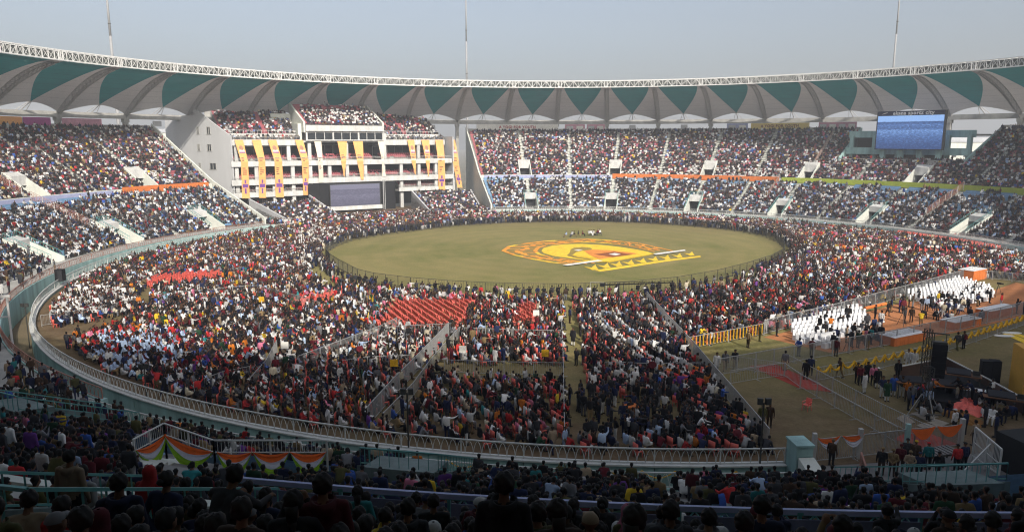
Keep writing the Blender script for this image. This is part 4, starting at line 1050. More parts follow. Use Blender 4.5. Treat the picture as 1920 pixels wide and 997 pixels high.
# camera crane beside the round lawn
jc = thing('camera_crane', 'long black camera crane reaching over the round lawn', 'camera crane', at(1160, 556))
b = MB(); b.tube((0, 0, 0), (0, 0, 1.7), .09, k=8)
for k_ in range(3): b.tube((0, 0, .5), (1.0 * math.cos(2.1 * k_), 1.0 * math.sin(2.1 * k_), 0), .05)
b.build('pedestal', M_DSTEEL, jc)
e = at(1262, 532, 2.6) - at(1160, 556)
b = MB(); A, B = Vector((-1.9, -.3, 1.55)), Vector((e.x, e.y, 2.75))
b.tube(A, B, .11, .07, 4); b.tube(A + Vector((0, 0, .28)), B + Vector((0, 0, .16)), .035)
for i in range(14): p = A.lerp(B, i / 14); b.tube(p, A.lerp(B, (i + .5) / 14) + Vector((0, 0, .26 - .1 * i / 14)), .02, k=3)
b.build('boom', M_BLACK, jc)
b = MB(); b.box((B.x, B.y, B.z - .35), (.3, .4, .35)); b.tube(B, B - Vector((0, 0, .3)), .05); b.build('camera_head', M_BLACK, jc)
b = MB(); b.box(tuple(A + Vector((-.2, 0, 0))), (.5, .4, .4)); b.build('counterweight', M_BLACK, jc)
# white goal-like frame and small stools on the lawn edge
gf = thing('small_gate', 'slim pale steel gate frame in the lawn barrier beside the camera crane', 'gate', at(1140, 554))
b = MB(); b.tube((-2.2, 0, 0), (-2.2, 0, 1.7), .035); b.tube((-2.2, 0, 1.7), (-.2, 0, 1.65), .03); b.tube((-.2, 0, 0), (-.2, 0, 1.65), .035); b.build('frame', M_STEEL, gf)

# black line array tower, truss mast, sub-woofers, stage platform
def truss_mast(name, label, p, h, w_=.55, m=M_DSTEEL, cat='truss tower'):
    t = thing(name, label, cat, p); c = [(-w_ / 2, -w_ / 2), (w_ / 2, -w_ / 2), (w_ / 2, w_ / 2), (-w_ / 2, w_ / 2)]
    b = MB()
    for x, y in c: b.tube((x, y, 0), (x, y, h), .035)
    b.build('chords', m, t); b = MB(); n = int(h / .55)
    for i in range(n):
        z0, z1 = h * i / n, h * (i + 1) / n
        for k_ in range(4):
            (x0, y0), (x1, y1) = c[k_], c[(k_ + 1) % 4]
            b.tube((x0, y0, z0), (x1, y1, z1), .018, k=3); b.tube((x0, y0, z1), (x1, y1, z1), .018, k=3)
    b.build('bracing', m, t); return t
base = at(1733, 778)
tm = truss_mast('truss_mast', 'grey lattice mast standing on plywood sheets in the shade', base, 3.5, .5, M_DSTEEL)
b = MB()
for x, y in ((1.2, 0), (-1.2, 0), (0, 1.2), (0, -1.2)): b.tube((x, y, .05), (x * .25, y * .25, 1.6), .03); b.tube((x, y, .03), (0, 0, .03), .04)
b.build('outriggers', M_STEEL, tm)
tp = at(1752, 738)
tw = truss_mast('speaker_mast', 'slim lattice mast carrying the hanging black loudspeakers', tp + Vector((-.75, .3, 0)), 5.0, .4, M_DSTEEL)
la = thing('line_array', 'tall hanging stack of black loudspeakers beside the lattice mast', 'loudspeaker', tp + Vector((0, 0, 0)), -.35)
for i in range(6):
    b = MB(); z = 3.95 - i * .47; t_ = .03 * i
    b.hexa([(-.50, -.35 + t_, z - .44), (.50, -.35 + t_, z - .44), (.4, .35 + t_, z - .42), (-.4, .35 + t_, z - .42), (-.50, -.35 + t_ - .02, z), (.50, -.35 + t_ - .02, z), (.4, .35 + t_, z), (-.4, .35 + t_, z)])
    b.build('cabinet', M_BLACK, la)
b = MB(); b.box((0, 0, 4.05), (.95, .5, .14)); b.tube((-.4, 0, 4.1), (-.4, 0, 4.7), .04); b.tube((.4, 0, 4.1), (.4, 0, 4.7), .04); b.tube((-1.2, .2, 4.7), (.6, 0, 4.7), .06); b.build('hanger', M_DSTEEL, la)
b = MB(); b.box((0, 0, .55), (1.1, .8, 1.05)); b.build('cabinet_stack', M_BLACK, la)
for i, (px, where) in enumerate(((1845, 'left one of the pair'), (1861, 'right one of the pair'))):
    t = thing('loudspeaker', 'black box loudspeaker, ' + where + ' near the yellow backdrop', 'loudspeaker', at(px, 722), -.3)
    b = MB(); b.box((0, 0, 1.2), (.72, .7, 1.7)); b.build('cabinet', M_BLACK, t)
    b = MB(); b.box((0, -.36, 1.2), (.62, .03, 1.5)); b.build('grille', M_DARK, t)
    b = MB(); b.box((0, 0, .17), (.72, .8, .33)); b.build('stand', M_DSTEEL, t)
# control platform with tables and a low wall of hoarding
CPn = pxpoly((1698, 742), (1785, 702), (1880, 752), (1850, 762), (1765, 766))
b = MB(); P = [(p.x, p.y) for p in CPn]
if sum(P[i][0] * P[(i + 1) % 5][1] - P[(i + 1) % 5][0] * P[i][1] for i in range(5)) < 0: P = P[::-1]
b.prism(P, 0.004, .5); o = tag(b.build('control_platform', M_BLACK), 'low black platform holding the sound desks behind the truss mast', 'platform')
def run_wall(label, pts, h, m, m2):
    t = thing('low_hoarding', label, 'hoarding')
    for a, c in zip(pts, pts[1:]):
        d = c - a; n = max(1, int(d.length / 2.4))
        for i in range(n):
            p, q = a.lerp(c, i / n), a.lerp(c, (i + .97) / n); mid = (p + q) / 2; b = MB()
            b.box((mid.x, mid.y, h / 2), ((q - p).length, .06, h), math.atan2(d.y, d.x)); b.build('board', m, t)
        b = MB(); b.tube(a + Vector((0, 0, h)), c + Vector((0, 0, h)), .06); b.build('top_rail', m2, t)
run_wall('low brown hoarding with a white top rail behind the sound desks', pxpoly((1682, 712), (1772, 694), (1850, 736), (1960, 800)), 1.1, mat('brown_board', (.12, .07, .05), .8, .2, 1), M_RAIL)
def desk(label, px, py, rz, top=M_DARK, h=1.25):
    t = thing('equipment_desk', label, 'desk', at(px, py), rz); b = MB()
    b.box((0, 0, h - .03), (2.6, 1.0, .06)); b.build('tabletop', M_WOOD, t); b = MB()
    for x in (-1.2, 1.2):
        for y in (-.42, .42): b.box((x, y, (h - .06) / 2), (.06, .06, h - .07))
    b.build('legs', M_DSTEEL, t)
    b = MB(); b.hexa([(-1.0, -.4, h + .01), (.6, -.4, h + .01), (.6, .4, h + .01), (-1.0, .4, h + .01), (-1.0, -.4, h + .1), (.6, -.4, h + .1), (.6, .4, h + .32), (-1.0, .4, h + .32)]); b.build('mixing_desk', top, t)
    b = MB(); b.box((.95, 0, h + .2), (.5, .05, .36)); b.box((.95, -.2, h + .02), (.5, .35, .03)); b.build('laptop', M_DSTEEL, t)
desk('long brown sound desk with a grey console in front of the speaker mast', 1775, 752, -.35); desk('dark desk with laptop at the left end of the platform', 1712, 745, -.2)
desk('dark equipment desk beyond the speaker mast', 1800, 730, -.5); desk('equipment desk at the right end of the platform', 1880, 776, -.5)
# heap of coloured cloth and a folded white sheet
def heap(name, label, pts, m, hgt, seed):
    q = random.Random(seed); b = MB(); P = pxpoly(*pts); c = sum(P, Vector()) / len(P); n = 22; k_ = 7
    def rim(t):
        f = t * len(P); i = int(f) % len(P); f -= int(f); return P[i].lerp(P[(i + 1) % len(P)], f)
    G = [[None] * n for _ in range(k_ + 1)]
    for i in range(k_ + 1):
        for j in range(n):
            e_ = rim(j / n); s = 1 - i / k_; p = c.lerp(e_, s); p.z = .02 + hgt * (1 - s * s) * q.uniform(.65, 1.15) * (1 if i else 0); G[i][j] = p
    for i in range(k_):
        for j in range(n): b.quad(G[i][j], G[i][(j + 1) % n], G[i + 1][(j + 1) % n], G[i + 1][j])
    return tag(b.build(name, m), label, 'cloth')
heap('cloth_heap', 'crumpled bright red cloth heaped beside the sound desks', [(1775, 765), (1800, 748), (1850, 762), (1850, 782), (1815, 784)], M_REDS, .7, 2)
heap('cloth_sheet', 'ochre tarpaulin spread on the ground below the red cloth', [(1762, 775), (1790, 762), (1845, 790), (1838, 803), (1800, 792)], mat('ochre_tarp', (.30, .14, .035), .85, .2, 1), .35, 5)
o = thing('white_bench', 'long white cloth covered bench beyond the red cloth', 'bench', at(1838, 745), -.55)
b = MB(); b.box((0, 0, .55), (3.0, .6, .08)); b.hexa([(-1.5, -.3, 0), (1.5, -.3, 0), (1.5, -.27, 0), (-1.5, -.27, 0), (-1.5, -.3, .51), (1.5, -.3, .51), (1.5, -.27, .51), (-1.5, -.27, .51)]); b.build('cover', M_WCLOTH, o)
for pts, lab in (([(1680, 784), (1696, 777), (1716, 792), (1700, 797)], 'plywood sheet lying left of the lattice mast'), ([(1708, 775), (1730, 770), (1760, 782), (1738, 790)], 'plywood sheet lying under the lattice mast'),
                 ([(1738, 792), (1752, 785), (1780, 794), (1762, 802)], 'plywood sheet lying right of the lattice mast'), ([(1718, 798), (1732, 793), (1758, 800), (1744, 808)], 'plywood sheet lying nearest the red carpet')):
    b = MB(); P = [(p.x, p.y) for p in pxpoly(*pts)]
    if sum(P[i][0] * P[(i + 1) % 4][1] - P[(i + 1) % 4][0] * P[i][1] for i in range(4)) < 0: P = P[::-1]
    b.prism(P, .006 + R_.random() * .004, .05); tag(b.build('plywood_sheet', M_PLY), lab, 'plywood')
# yellow printed backdrop at the right edge
yb = thing('printed_backdrop', 'yellow printed backdrop box with a large portrait at the right edge', 'backdrop', at(1919, 742), -.25)
b = MB(); b.box((1.2, 0, 1.9), (3.6, 2.4, 3.8)); b.build('box', mat('yellow_vinyl', (.70, .38, .06), .6, .1, .5), yb)
b = MB(); b.quad(*[(.9 + .85 * math.cos(2 * PI * i / 14), -1.215, 1.9 + 1.1 * math.sin(2 * PI * i / 14)) for i in range(14)]); b.build('portrait', M_SKINP, yb)
b = MB(); b.quad(*[(.9 + .88 * math.cos(PI * i / 9), -1.225, 2.4 + .68 * math.sin(PI * i / 9)) for i in range(10)]); b.build('portrait_hair', M_DARK, yb)
b = MB(); b.quad((.0, -1.22, .02), (2.0, -1.22, .02), (1.7, -1.22, .9), (.2, -1.22, .9)); b.build('portrait_coat', M_DARK, yb)
for i in range(16):
    b = MB(); b.ball((-.5 + i * .24, -1.0 + R_.uniform(0, .6), 3.95 + R_.uniform(0, .15)), (.2, .2, .16), 6, 4); b.build('flower_bunch', M_FLOR if i % 2 else M_REDS, yb)

# ------------------------------------------------------------------ entrance at the lower right: fence, big leaf, ramp
ge = fence('tall grey entrance fence behind the police at the lower right', pxpoly((1524, 868), (1600, 860), (1712, 846), (1765, 842), (1800, 838)), 'net', name='entrance_fence')
for i, t_ in enumerate((.0, .3, .62, 1.0)):
    a, c = at(1524, 868), at(1800, 838); p = a.lerp(c, t_); b = MB(); b.box((p.x, p.y, .95), (.24, .24, 1.9)); b.build('post', M_TEAL if i == 2 else M_RIB, ge)
def swag(label, p, q, zt, drop, cols, parent=None):
    o = thing('bunting_swag', label, 'bunting'); n = 14; d = q - p; side = Vector((d.y, -d.x, 0)).normalized() * .08
    if side.y > 0: side = -side
    for k_, m in enumerate(cols):
        b = MB(); f0, f1 = k_ / len(cols), (k_ + 1) / len(cols)
        for i in range(n):
            def pt(t, f): return p.lerp(q, t) + side * (1 + 1.6 * f * math.sin(PI * t) + .5 * math.sin(f * 26)) + Vector((0, 0, zt - drop * f * (math.sin(PI * t) ** .8) - .12 * math.sin(PI * t)))
            for e in range(4):
                g0, g1 = f0 + (f1 - f0) * e / 4, f0 + (f1 - f0) * (e + 1) / 4
                b.quad(pt(i / n, g1), pt((i + 1) / n, g1), pt((i + 1) / n, g0), pt(i / n, g0))
        b.build('cloth_stripe', m, o)
    return o
M_SAFF = mat('saffron_cloth', (.90, .17, .03), .85, .1, 2, transl=.35); M_WSTR = mat('white_bunting_cloth', (.74, .74, .82), .85, .08, 2, transl=.35); M_GSTR = mat('green_bunting_cloth', (.32, .58, .03), .85, .1, 2, transl=.35)
a, c = at(1524, 868), at(1800, 838)
for i, (t0, t1, lab) in enumerate(((.01, .16, 'red and white bunting at the left end of the entrance fence'), (.17, .32, 'red and white bunting second along the entrance fence'), (.63, .8, 'red bunting on the entrance fence left of the white gate leaf'), (.81, .99, 'red bunting on the entrance fence touching the white gate leaf'))):
    swag(lab, a.lerp(c, t0), a.lerp(c, t1), 1.62, .62, (M_SAFF, M_WSTR) if i < 2 else (M_SAFF,))
gl = thing('gate_leaf', 'tall white steel gate leaf swung open at the lower right', 'gate')
A, B = at(1822, 862), at(1872, 898)
d = B - A; b = MB()
h0, h1 = 2.1, 1.8
for (t, h) in ((0, h0), (.5, (h0 + h1) / 2 + .05), (1, h1)): p = A.lerp(B, t); b.tube(p, p + Vector((0, 0, h)), .05)
b.tube(A + Vector((0, 0, h0)), B + Vector((0, 0, h1)), .06); b.tube(A + Vector((0, 0, .3)), B + Vector((0, 0, .3)), .05); b.tube(A + Vector((0, 0, h0 * .55)), B + Vector((0, 0, h1 * .5)), .04); b.build('frame', M_RAIL, gl)
b = MB()
for i in range(22): p = A.lerp(B, i / 22); b.tube(p + Vector((0, 0, .3)), p + Vector((0, 0, h0 + (h1 - h0) * i / 22)), .022, k=3)
b.build('bars', M_RAIL, gl)
b = MB(); q = at(1785, 905); b.tube(A.lerp(B, .6) + Vector((0, 0, 1.7)), q, .05); b.build('prop', M_RAIL, gl)
bt = thing('slatted_trolley', 'flat trolley of pale slats standing behind the entrance fence', 'trolley', at(1760, 868), .25)
for i in range(8): b = MB(); b.box((-1.1 + .3 * i, 0, .8), (.18, 1.1, .05)); b.build('slat', M_PAVE, bt)
b = MB(); b.box((0, .5, .73), (2.5, .06, .06)); b.box((0, -.5, .73), (2.5, .06, .06))
for x in (-1.1, 1.1):
    for y in (-.5, .5): b.box((x, y, .35), (.06, .06, .7))
b.build('frame', M_DSTEEL, bt)
b = MB(); p = at(1905, 890); b.box((p.x + 1.0, p.y, 1.1), (2.6, 3.0, 2.2), .2); tag(b.build('black_tent', M_TARP), 'dark tarpaulin tent side at the lower right edge', 'tent')
# red slatted gate by the pillar
rg = thing('red_gate', 'rust red barred gate beside the teal pillar', 'gate'); A, B = pol(76.3, 174.3), pol(80.2, 175.3)
b = MB(); zt0, zt1 = 2.3, 1.5
b.tube(A + Vector((0, 0, zt0)), B + Vector((0, 0, zt1)), .06); b.tube(A + Vector((0, 0, .1)), B + Vector((0, 0, .1)), .05)
for i in range(13): p = A.lerp(B, i / 12); b.tube(p, p + Vector((0, 0, zt0 + (zt1 - zt0) * i / 12)), .035)
b.build('bars', M_REDR, rg)

# ------------------------------------------------------------------ tricolour bunting box above a stair in the near stand
bb = thing('stair_enclosure', 'white railed enclosure of a stair in the near stand hung with tricolour bunting', 'railing')
zr = 6.2
C_ = [at(250, 823, zr), at(307, 793, zr), at(400, 825, zr), at(612, 825, zr), at(600, 850, 5.6)]
def rail_run(a, c, h, zb, n, m, parent):
    b = MB(); b.tube(a, c, .04); b.tube(a - Vector((0, 0, h)), c - Vector((0, 0, h)), .03); b.build('rail', m, parent)
    b = MB()
    for i in range(n + 1):
        p = a.lerp(c, i / n); b.tube(p, p - Vector((0, 0, h)), .014, k=3)
    b.build('infill', m, parent)
    b = MB()
    for t in (0, .5, 1): p = a.lerp(c, t); b.tube(p + Vector((0, 0, .02)), Vector((p.x, p.y, zb)), .05)
    b.build('posts', m, parent)
rail_run(C_[0], C_[1], .55, 3.2, 16, M_RAIL, bb); rail_run(C_[1], C_[2], .55, 3.2, 14, M_RAIL, bb); rail_run(C_[2], C_[3], .55, 3.2, 30, M_RAIL, bb)
b = MB(); dz = Vector((0, 0, -1.3))
b.hexa([Vector((p.x, p.y, 1.8)) for p in (C_[0], C_[2], C_[3], C_[3] + Vector((0, .25, 0)))] + [p + Vector((0, 0, -2.0)) for p in (C_[0], C_[2], C_[3], C_[3] + Vector((0, .25, 0)))]); b.build('wall', M_PALE, bb)
dn = Vector((0, 0, -.62))
sw = [(C_[1].lerp(C_[2], .02), C_[1].lerp(C_[2], 1.0), 'first tricolour bunting swag below the raised corner'), (C_[2].lerp(C_[3], .03), C_[2].lerp(C_[3], .34), 'second tricolour bunting swag from the left'),
      (C_[2].lerp(C_[3], .35), C_[2].lerp(C_[3], .67), 'third tricolour bunting swag from the left'), (C_[2].lerp(C_[3], .68), C_[3], 'tricolour bunting swag at the right end'), (C_[0], C_[1], 'tricolour bunting swag round the left side of the enclosure')]
for p, q, lab in sw:
    p = Vector((p.x, p.y, 0)); q = Vector((q.x, q.y, 0)); swag(lab, p, q, zr - .5, 1.0, (M_SAFF, M_WSTR, M_GSTR))

# lamp posts, small speaker, white gantry at the left
def lamp(label, px, py, z, h):
    t = thing('flood_lamp_stand', label, 'lamp', at(px, py, z)); b = MB(); b.tube((0, 0, 0), (0, 0, h), .05, k=6); b.build('pole', M_DSTEEL, t)
    for x in (-.22, .22):
        b = MB(); b.box((x, -.05, h + .1), (.30, .2, .36), .2 * (1 if x > 0 else -1)); b.build('lamp', M_DSTEEL, t)
lamp('twin lamp stand in the brown moat at the left', 56, 652, -1.95, 4.4); lamp('dark lamp stand on the near promenade left of centre', 766, 838, 1.0, 3.4); lamp('dark lamp stand on the promenade beside the long slanting barrier', 1425, 868, 1.0, 3.6)
lamp('slim lamp stand beside the left pens', 275, 742, .5, 2.2)
lamp('tall slim lamp pole below the scoreboard', 1664, 424, 0, 6.0)
o = thing('loudspeaker', 'black loudspeaker standing on the teal wall at the left', 'loudspeaker', at(114, 526, 1.05)); b = MB(); b.box((0, 0, .75), (.95, .8, 1.5)); b.build('cabinet', M_BLACK, o); b = MB(); b.box((.2, -.41, .75), (.6, .03, 1.35)); b.build('grille', M_DARK, o)
wg = thing('white_gantry', 'white painted steel gantry at the left edge of the promenade', 'gantry', at(6, 655, 1.0), .3)
for x in (-.75, .75):
    b = MB(); b.tube((x, 0, 0), (x, 0, 4.6), .10, k=8); b.build('column', M_WHITE, wg)
b = MB(); b.box((0, 0, 4.7), (2.0, .2, .22)); b.box((0, 0, 2.9), (1.5, .12, .12)); b.build('crossbeam', M_WHITE, wg)
# placards held up in the crowd
for px, py, m, lab in ((740, 720, M_MARI, 'yellow placard held above the left pen near the slanting barrier'), (1022, 700, M_MARI, 'yellow placard behind the straight barrier in the middle pens'), (492, 590, M_MARI, 'yellow placard among the crowd left of the red chairs'),
                       (536, 684, M_FLWH, 'white placard in the left pen'), (868, 692, M_FLWH, 'white board leaning on the straight barrier'), (1005, 618, M_FLWH, 'white board on the barrier behind the narrow red block'), (581, 500, M_FLWH, 'small white placard near the round lawn')):
    t = thing('placard', lab, 'placard', at(px, py), R_.uniform(-.3, .3)); b = MB(); b.box((0, 0, 1.75), (.62, .03, .6)); b.build('board', m, t); b = MB(); b.tube((0, .03, .5), (0, .03, 1.6), .02); b.build('stick', M_WOOD, t)
for px, py in ((1182, 792), (1196, 815)):
    t = thing('wooden_desk', 'brown wooden ' + ('lectern with flowers' if px < 1190 else 'low desk') + ' among the officials in the open shaded area', 'desk', at(px, py), .2)
    b = MB(); b.box((0, 0, .45 if px > 1190 else .6), (.9, .6, .8 if px > 1190 else 1.15)); b.build('body', M_WOOD, t); b = MB(); b.box((0, 0, .9 if px > 1190 else 1.22), (1.0, .7, .06)); b.build('top', M_ORANGE, t)
# distant buildings seen under the roof beam
for i, (px, wd, hh, dd, lab) in enumerate(((1100, 60, 22, 420, 'long low white hall far behind the stand'), (1240, 70, 21, 460, 'pale long hall far behind the stand right of centre'), (320, 18, 26, 500, 'distant pale block of flats left of the pavilion'), (345, 14, 22, 520, 'distant low block next to the pale flats'), (1850, 60, 20, 380, 'distant low building at the far right'), (640, 30, 22, 600, 'distant block behind the pavilion'))):
    r = ray(px, 240); t_ = dd / r.y; p = Vector((CAM[0] + r.x * t_, CAM[1] + dd, -2.05))
    t = thing('distant_building', lab, 'building', p); b = MB(); b.box((0, 0, hh / 2), (wd, 18, hh)); b.build('wall', M_PALE, t)
    b = MB(); b.hexa([(-wd / 2 - .5, -9.5, hh), (wd / 2 + .5, -9.5, hh), (wd / 2 + .5, 9.5, hh), (-wd / 2 - .5, 9.5, hh), (-wd / 2, -1, hh + 2.5), (wd / 2, -1, hh + 2.5), (wd / 2, 1, hh + 2.5), (-wd / 2, 1, hh + 2.5)]); b.build('roof', M_GREYW, t)
    for k_ in range(int(wd / 6)):
        b = MB(); b.box((-wd / 2 + 3 + 6 * k_, -9.02, hh * .7), (2.4, .1, 3)); b.build('window', M_GLASS, t)
# ------------------------------------------------------------------ people: bodies grown from bones into one continuous skin
SK, TOP, BOT, SHO, HAI = 0, 1, 2, 3, 4
def person_bones(pose, kurta=False, slim=1.0):
    V = Vector; B = []
    def cap(p, r, q, s, lab): B.append((V(p), r, V(q), s, lab))
    sit = pose.startswith('sit'); lean = {'sit_lean': .42, 'lean': .5, 'sit': .04}.get(pose, .03)
    hz = .50 if sit else .90
    def up(x, y, h):                                  # a point of the upper body, h above the hips, tilted by lean
        return V((x, y * math.cos(lean) + h * math.sin(lean), hz + h * math.cos(lean) - y * math.sin(lean)))
    for s in (-1, 1):
        cap(up(s * .075 * slim, 0, .0), .118 * slim, up(s * .09 * slim, 0, .38), .118, TOP)
        cap(up(s * .05, -.01, .2), .12 * slim, up(s * .155, -.005, .455), .066, TOP)
    cap(up(-.15, -.005, .46), .068, up(.15, -.005, .46), .068, TOP)
    cap(up(0, 0, .46), .062, up(0, .02, .58), .054, SK)
    hd = up(0, .03, .685); nod = lean * .3
    cap(hd + V((0, -.012, .018)), .094, hd + V((0, .030, -.055)), .066, SK)
    cap(hd + V((0, .085, -.005)), .012, hd + V((0, .098, -.030)), .017, SK)
    cap(hd + V((0, .062, -.085)), .030, hd + V((0, .04, -.07)), .04, SK)
    for s in (-1, 1): cap(hd + V((s * .090, -.005, .0)), .022, hd + V((s * .086, .0, -.03)), .014, SK)
    # legs
    for s in (-1, 1):
        if sit:
            cap((s * .09, 0, hz), .105, (s * .13, .44, hz + .02), .078, BOT); cap((s * .13, .44, hz + .01), .075, (s * .13, .46, .10), .050, BOT); fx, fy = s * .13, .46
        elif pose == 'walk':
            ky = .16 * s; cap((s * .09, 0, hz), .108, (s * .1, ky, .49), .074, BOT); cap((s * .1, ky, .49), .072, (s * .1, ky * 1.6 - .08, .10), .05, BOT); fx, fy = s * .1, ky * 1.6 - .08
        else:
            cap((s * .09, 0, hz), .108, (s * .105, .01, .49), .074, BOT); cap((s * .105, .01, .49), .072, (s * .11, -.01, .10), .05, BOT); fx, fy = s * .11, -.01
        cap((fx, fy - .02, .06), .048, (fx * 1.1, fy + .17, .04), .038, SHO)
        if kurta and not sit: cap((s * .07, 0, hz), .125, (s * .10, .0, .50), .12, TOP)
        if kurta and sit: cap((s * .09, 0, hz + .01), .115, (s * .12, .36, hz + .03), .098, TOP)
    # arms
    for s in (-1, 1):
        sh = up(s * .205, -.005, .45)
        if pose == 'phone': el, wr = sh + V((s * .07, .12, -.22)), sh + V((-s * .10, .30, .10))
        elif pose == 'clasp': el, wr = sh + V((s * .09, -.10, -.25)), V((s * .05, -.19, hz + .02))
        elif pose == 'point' and s > 0: el, wr = sh + V((.16, .18, -.04)), sh + V((.28, .42, .03))
        elif pose == 'raise' and s > 0: el, wr = sh + V((.12, .08, .18)), sh + V((.10, .12, .44))
        elif pose == 'sit_lean': el, wr = V((s * .19, .36, hz + .10)), V((s * .03, .50, hz + .22))
        elif sit: el, wr = sh + V((s * .06, .05, -.26)), V((s * .09, .32, hz + .12))
        elif pose == 'lean': el, wr = sh + V((s * .05, .20, -.20)), sh + V((s * .02, .44, -.22))
        elif pose == 'walk': el, wr = sh + V((s * .05, -.07 * s, -.27)), sh + V((s * .06, -.04 * s + .08, -.50))
        else: el, wr = sh + V((s * .06, -.02, -.28)), sh + V((s * .07, .05, -.52))
        cap(sh, .066, el, .052, TOP); cap(el, .051, wr, .038, TOP)
        d = (wr - el).normalized(); side = d.cross(V((0, 0, 1))); side = side.normalized() if side.length > .1 else V((1, 0, 0)); pn = side.cross(d)
        kn = wr + d * .085; cap(wr, .028, kn, .031, SK)
        for i, (o, l) in enumerate(((-.028, .060), (-.010, .072), (.009, .067), (.027, .052))):
            b0 = kn + side * o; b1 = b0 + d * l * .55 - pn * .012; cap(b0, .0125, b1, .0115, SK); cap(b1, .0115, b1 + d * l * .35 - pn * .03, .0095, SK)
        t0 = wr + d * .03 - side * s * .028; t1 = t0 + d * .035 - side * s * .022 - pn * .012; cap(t0, .014, t1, .0125, SK); cap(t1, .0125, t1 + d * .03 - pn * .012, .0105, SK)
    return B, hd
def grow(name, bones, hd, voxel, tris, mats, hair):
    mb = MB()
    for p, r, q, s, lab in bones:
        if voxel > .02 and max(r, s) < .024: continue
        mb.ball(p, r, 10, 7); mb.ball(q, s, 10, 7); mb.tube(p, q, r * .985, s * .985, 10)
    me = mb.mesh(name, mats[0]); o = bpy.data.objects.new(name, me); COL.objects.link(o)
    m = o.modifiers.new('r', 'REMESH'); m.mode = 'VOXEL'; m.voxel_size = voxel
    sm = o.modifiers.new('s', 'SMOOTH'); sm.factor = .4; sm.iterations = 2 if voxel < .02 else 1
    dg = bpy.context.evaluated_depsgraph_get(); n = len(o.evaluated_get(dg).data.polygons)
    de = o.modifiers.new('d', 'DECIMATE'); de.ratio = min(1, tris / (2.0 * n))
    dg = bpy.context.evaluated_depsgraph_get(); out = bpy.data.meshes.new_from_object(o.evaluated_get(dg)); bpy.data.objects.remove(o)
    out.name = name; out.materials.clear()
    for m_ in mats: out.materials.append(m_)
    P0 = np.array([b[0] for b in bones]); P1 = np.array([b[2] for b in bones]); R0 = np.array([b[1] for b in bones]); R1 = np.array([b[3] for b in bones]); LB = np.array([b[4] for b in bones])
    D = P1 - P0; LL = np.maximum((D * D).sum(1), 1e-9)
    for f in out.polygons:
        c = np.array(f.center); t = np.clip(((c - P0) * D).sum(1) / LL, 0, 1)
        dist = np.linalg.norm(c - (P0 + D * t[:, None]), axis=1) - (R0 + (R1 - R0) * t)
        lab = int(LB[np.argmin(dist)])
        if lab == SK:
            e = c - np.array(hd)
            if np.linalg.norm(e) < .16 and e[2] > -.12:
                if hair and (e[2] > .03 or e[1] < .01) and e[2] > -.08: lab = HAI
                elif not hair and abs(abs(e[0]) - .034) < .016 and e[1] > .06 and -.01 < e[2] < .03: lab = HAI      # eyes
                elif not hair and abs(e[0]) < .026 and e[1] > .07 and -.068 < e[2] < -.052: lab = HAI                # mouth line
        f.material_index = lab; f.use_smooth = True
    return out
MP = [attr_mat('person_skin', 'OBJECT', 'skin_colour'), attr_mat('person_top', 'OBJECT', 'top_colour'), attr_mat('person_trousers', 'OBJECT', 'bottom_colour'), mat('shoe_leather', (.02, .017, .015), .6, .2, 5), attr_mat('person_hair', 'OBJECT', 'hair_colour', .6)]
M_SCARF = attr_mat('person_scarf', 'OBJECT', 'cloth_colour')
MC = [mat('crowd_skin', (.15, .075, .045), .7, .25, 3), attr_mat('crowd_top', 'INSTANCER', 'top'), attr_mat('crowd_trousers', 'INSTANCER', 'bot'), MATS['shoe_leather'], mat('crowd_hair', (.008, .007, .006), .7, .1, 3)]
POSES = ['stand', 'clasp', 'phone', 'walk', 'point', 'lean', 'raise', 'sit', 'sit_lean']
NEARM, HEAD = {}, {}
for ps in POSES:
    for ku in (False, True):
        if ku and ps not in ('stand', 'sit', 'walk'): continue
        bn, hd = person_bones(ps, ku); key = ps + ('_k' if ku else ''); HEAD[key] = hd
        NEARM[key] = grow('person', bn, hd, .0125, 2600, MP, False)
# hair, caps, scarves as children
def hair_mesh(kind):
    b = MB(); b.ball((0, -.012, .018), (.103, .112, .108), 26, 20)
    cl = lambda f: sum((Vector(b.v[i]) for i in f), Vector()) / len(f)
    def ok(c):
        if kind == 'cap': return c.z > .045 or (c.y < .0 and c.z > .03)
        if c.z < -.055: return False
        if c.y > .045: return c.z > .068
        if c.y > .0: return c.z > .02 + .012 * math.sin(c.x * 90)
        return True
    b.f = [f for f in b.f if ok(cl(f))]
    rr_ = random.Random(len(kind)); am = 0 if kind == 'cap' else 1
    def tuft(x, y, z):
        f = 1 + am * (.06 * math.sin(38 * z + 30 * x) * math.sin(31 * y + 9) + .05 * math.sin(71 * x + 53 * y + 40 * z) + rr_.uniform(-.05, .07)); g = 1 + am * .10 * max(0, z) / .1
        return (x * f * (1.03 if abs(x) > .06 else 1), y * f, .018 + (z - .018) * f * g)
    b.v = [tuft(*q) for q in b.v]
    b.m = [0] * len(b.f)
    if kind == 'long': b.tube((0, -.09, .0), (0, -.115, -.16), .075, .055, 8); b.tube((0, -.115, -.16), (0, -.12, -.34), .055, .02, 8)
    if kind == 'bun': b.ball((0, -.125, .02), .05, 8, 6)
    if kind == 'cap': b.hexa([(-.085, .06, .052), (.085, .06, .052), (.06, .165, .04), (-.06, .165, .04), (-.085, .06, .064), (.085, .06, .064), (.06, .165, .05), (-.06, .165, .05)])
    return b.mesh(kind, M_SCARF if kind == 'cap' else MP[4], True)
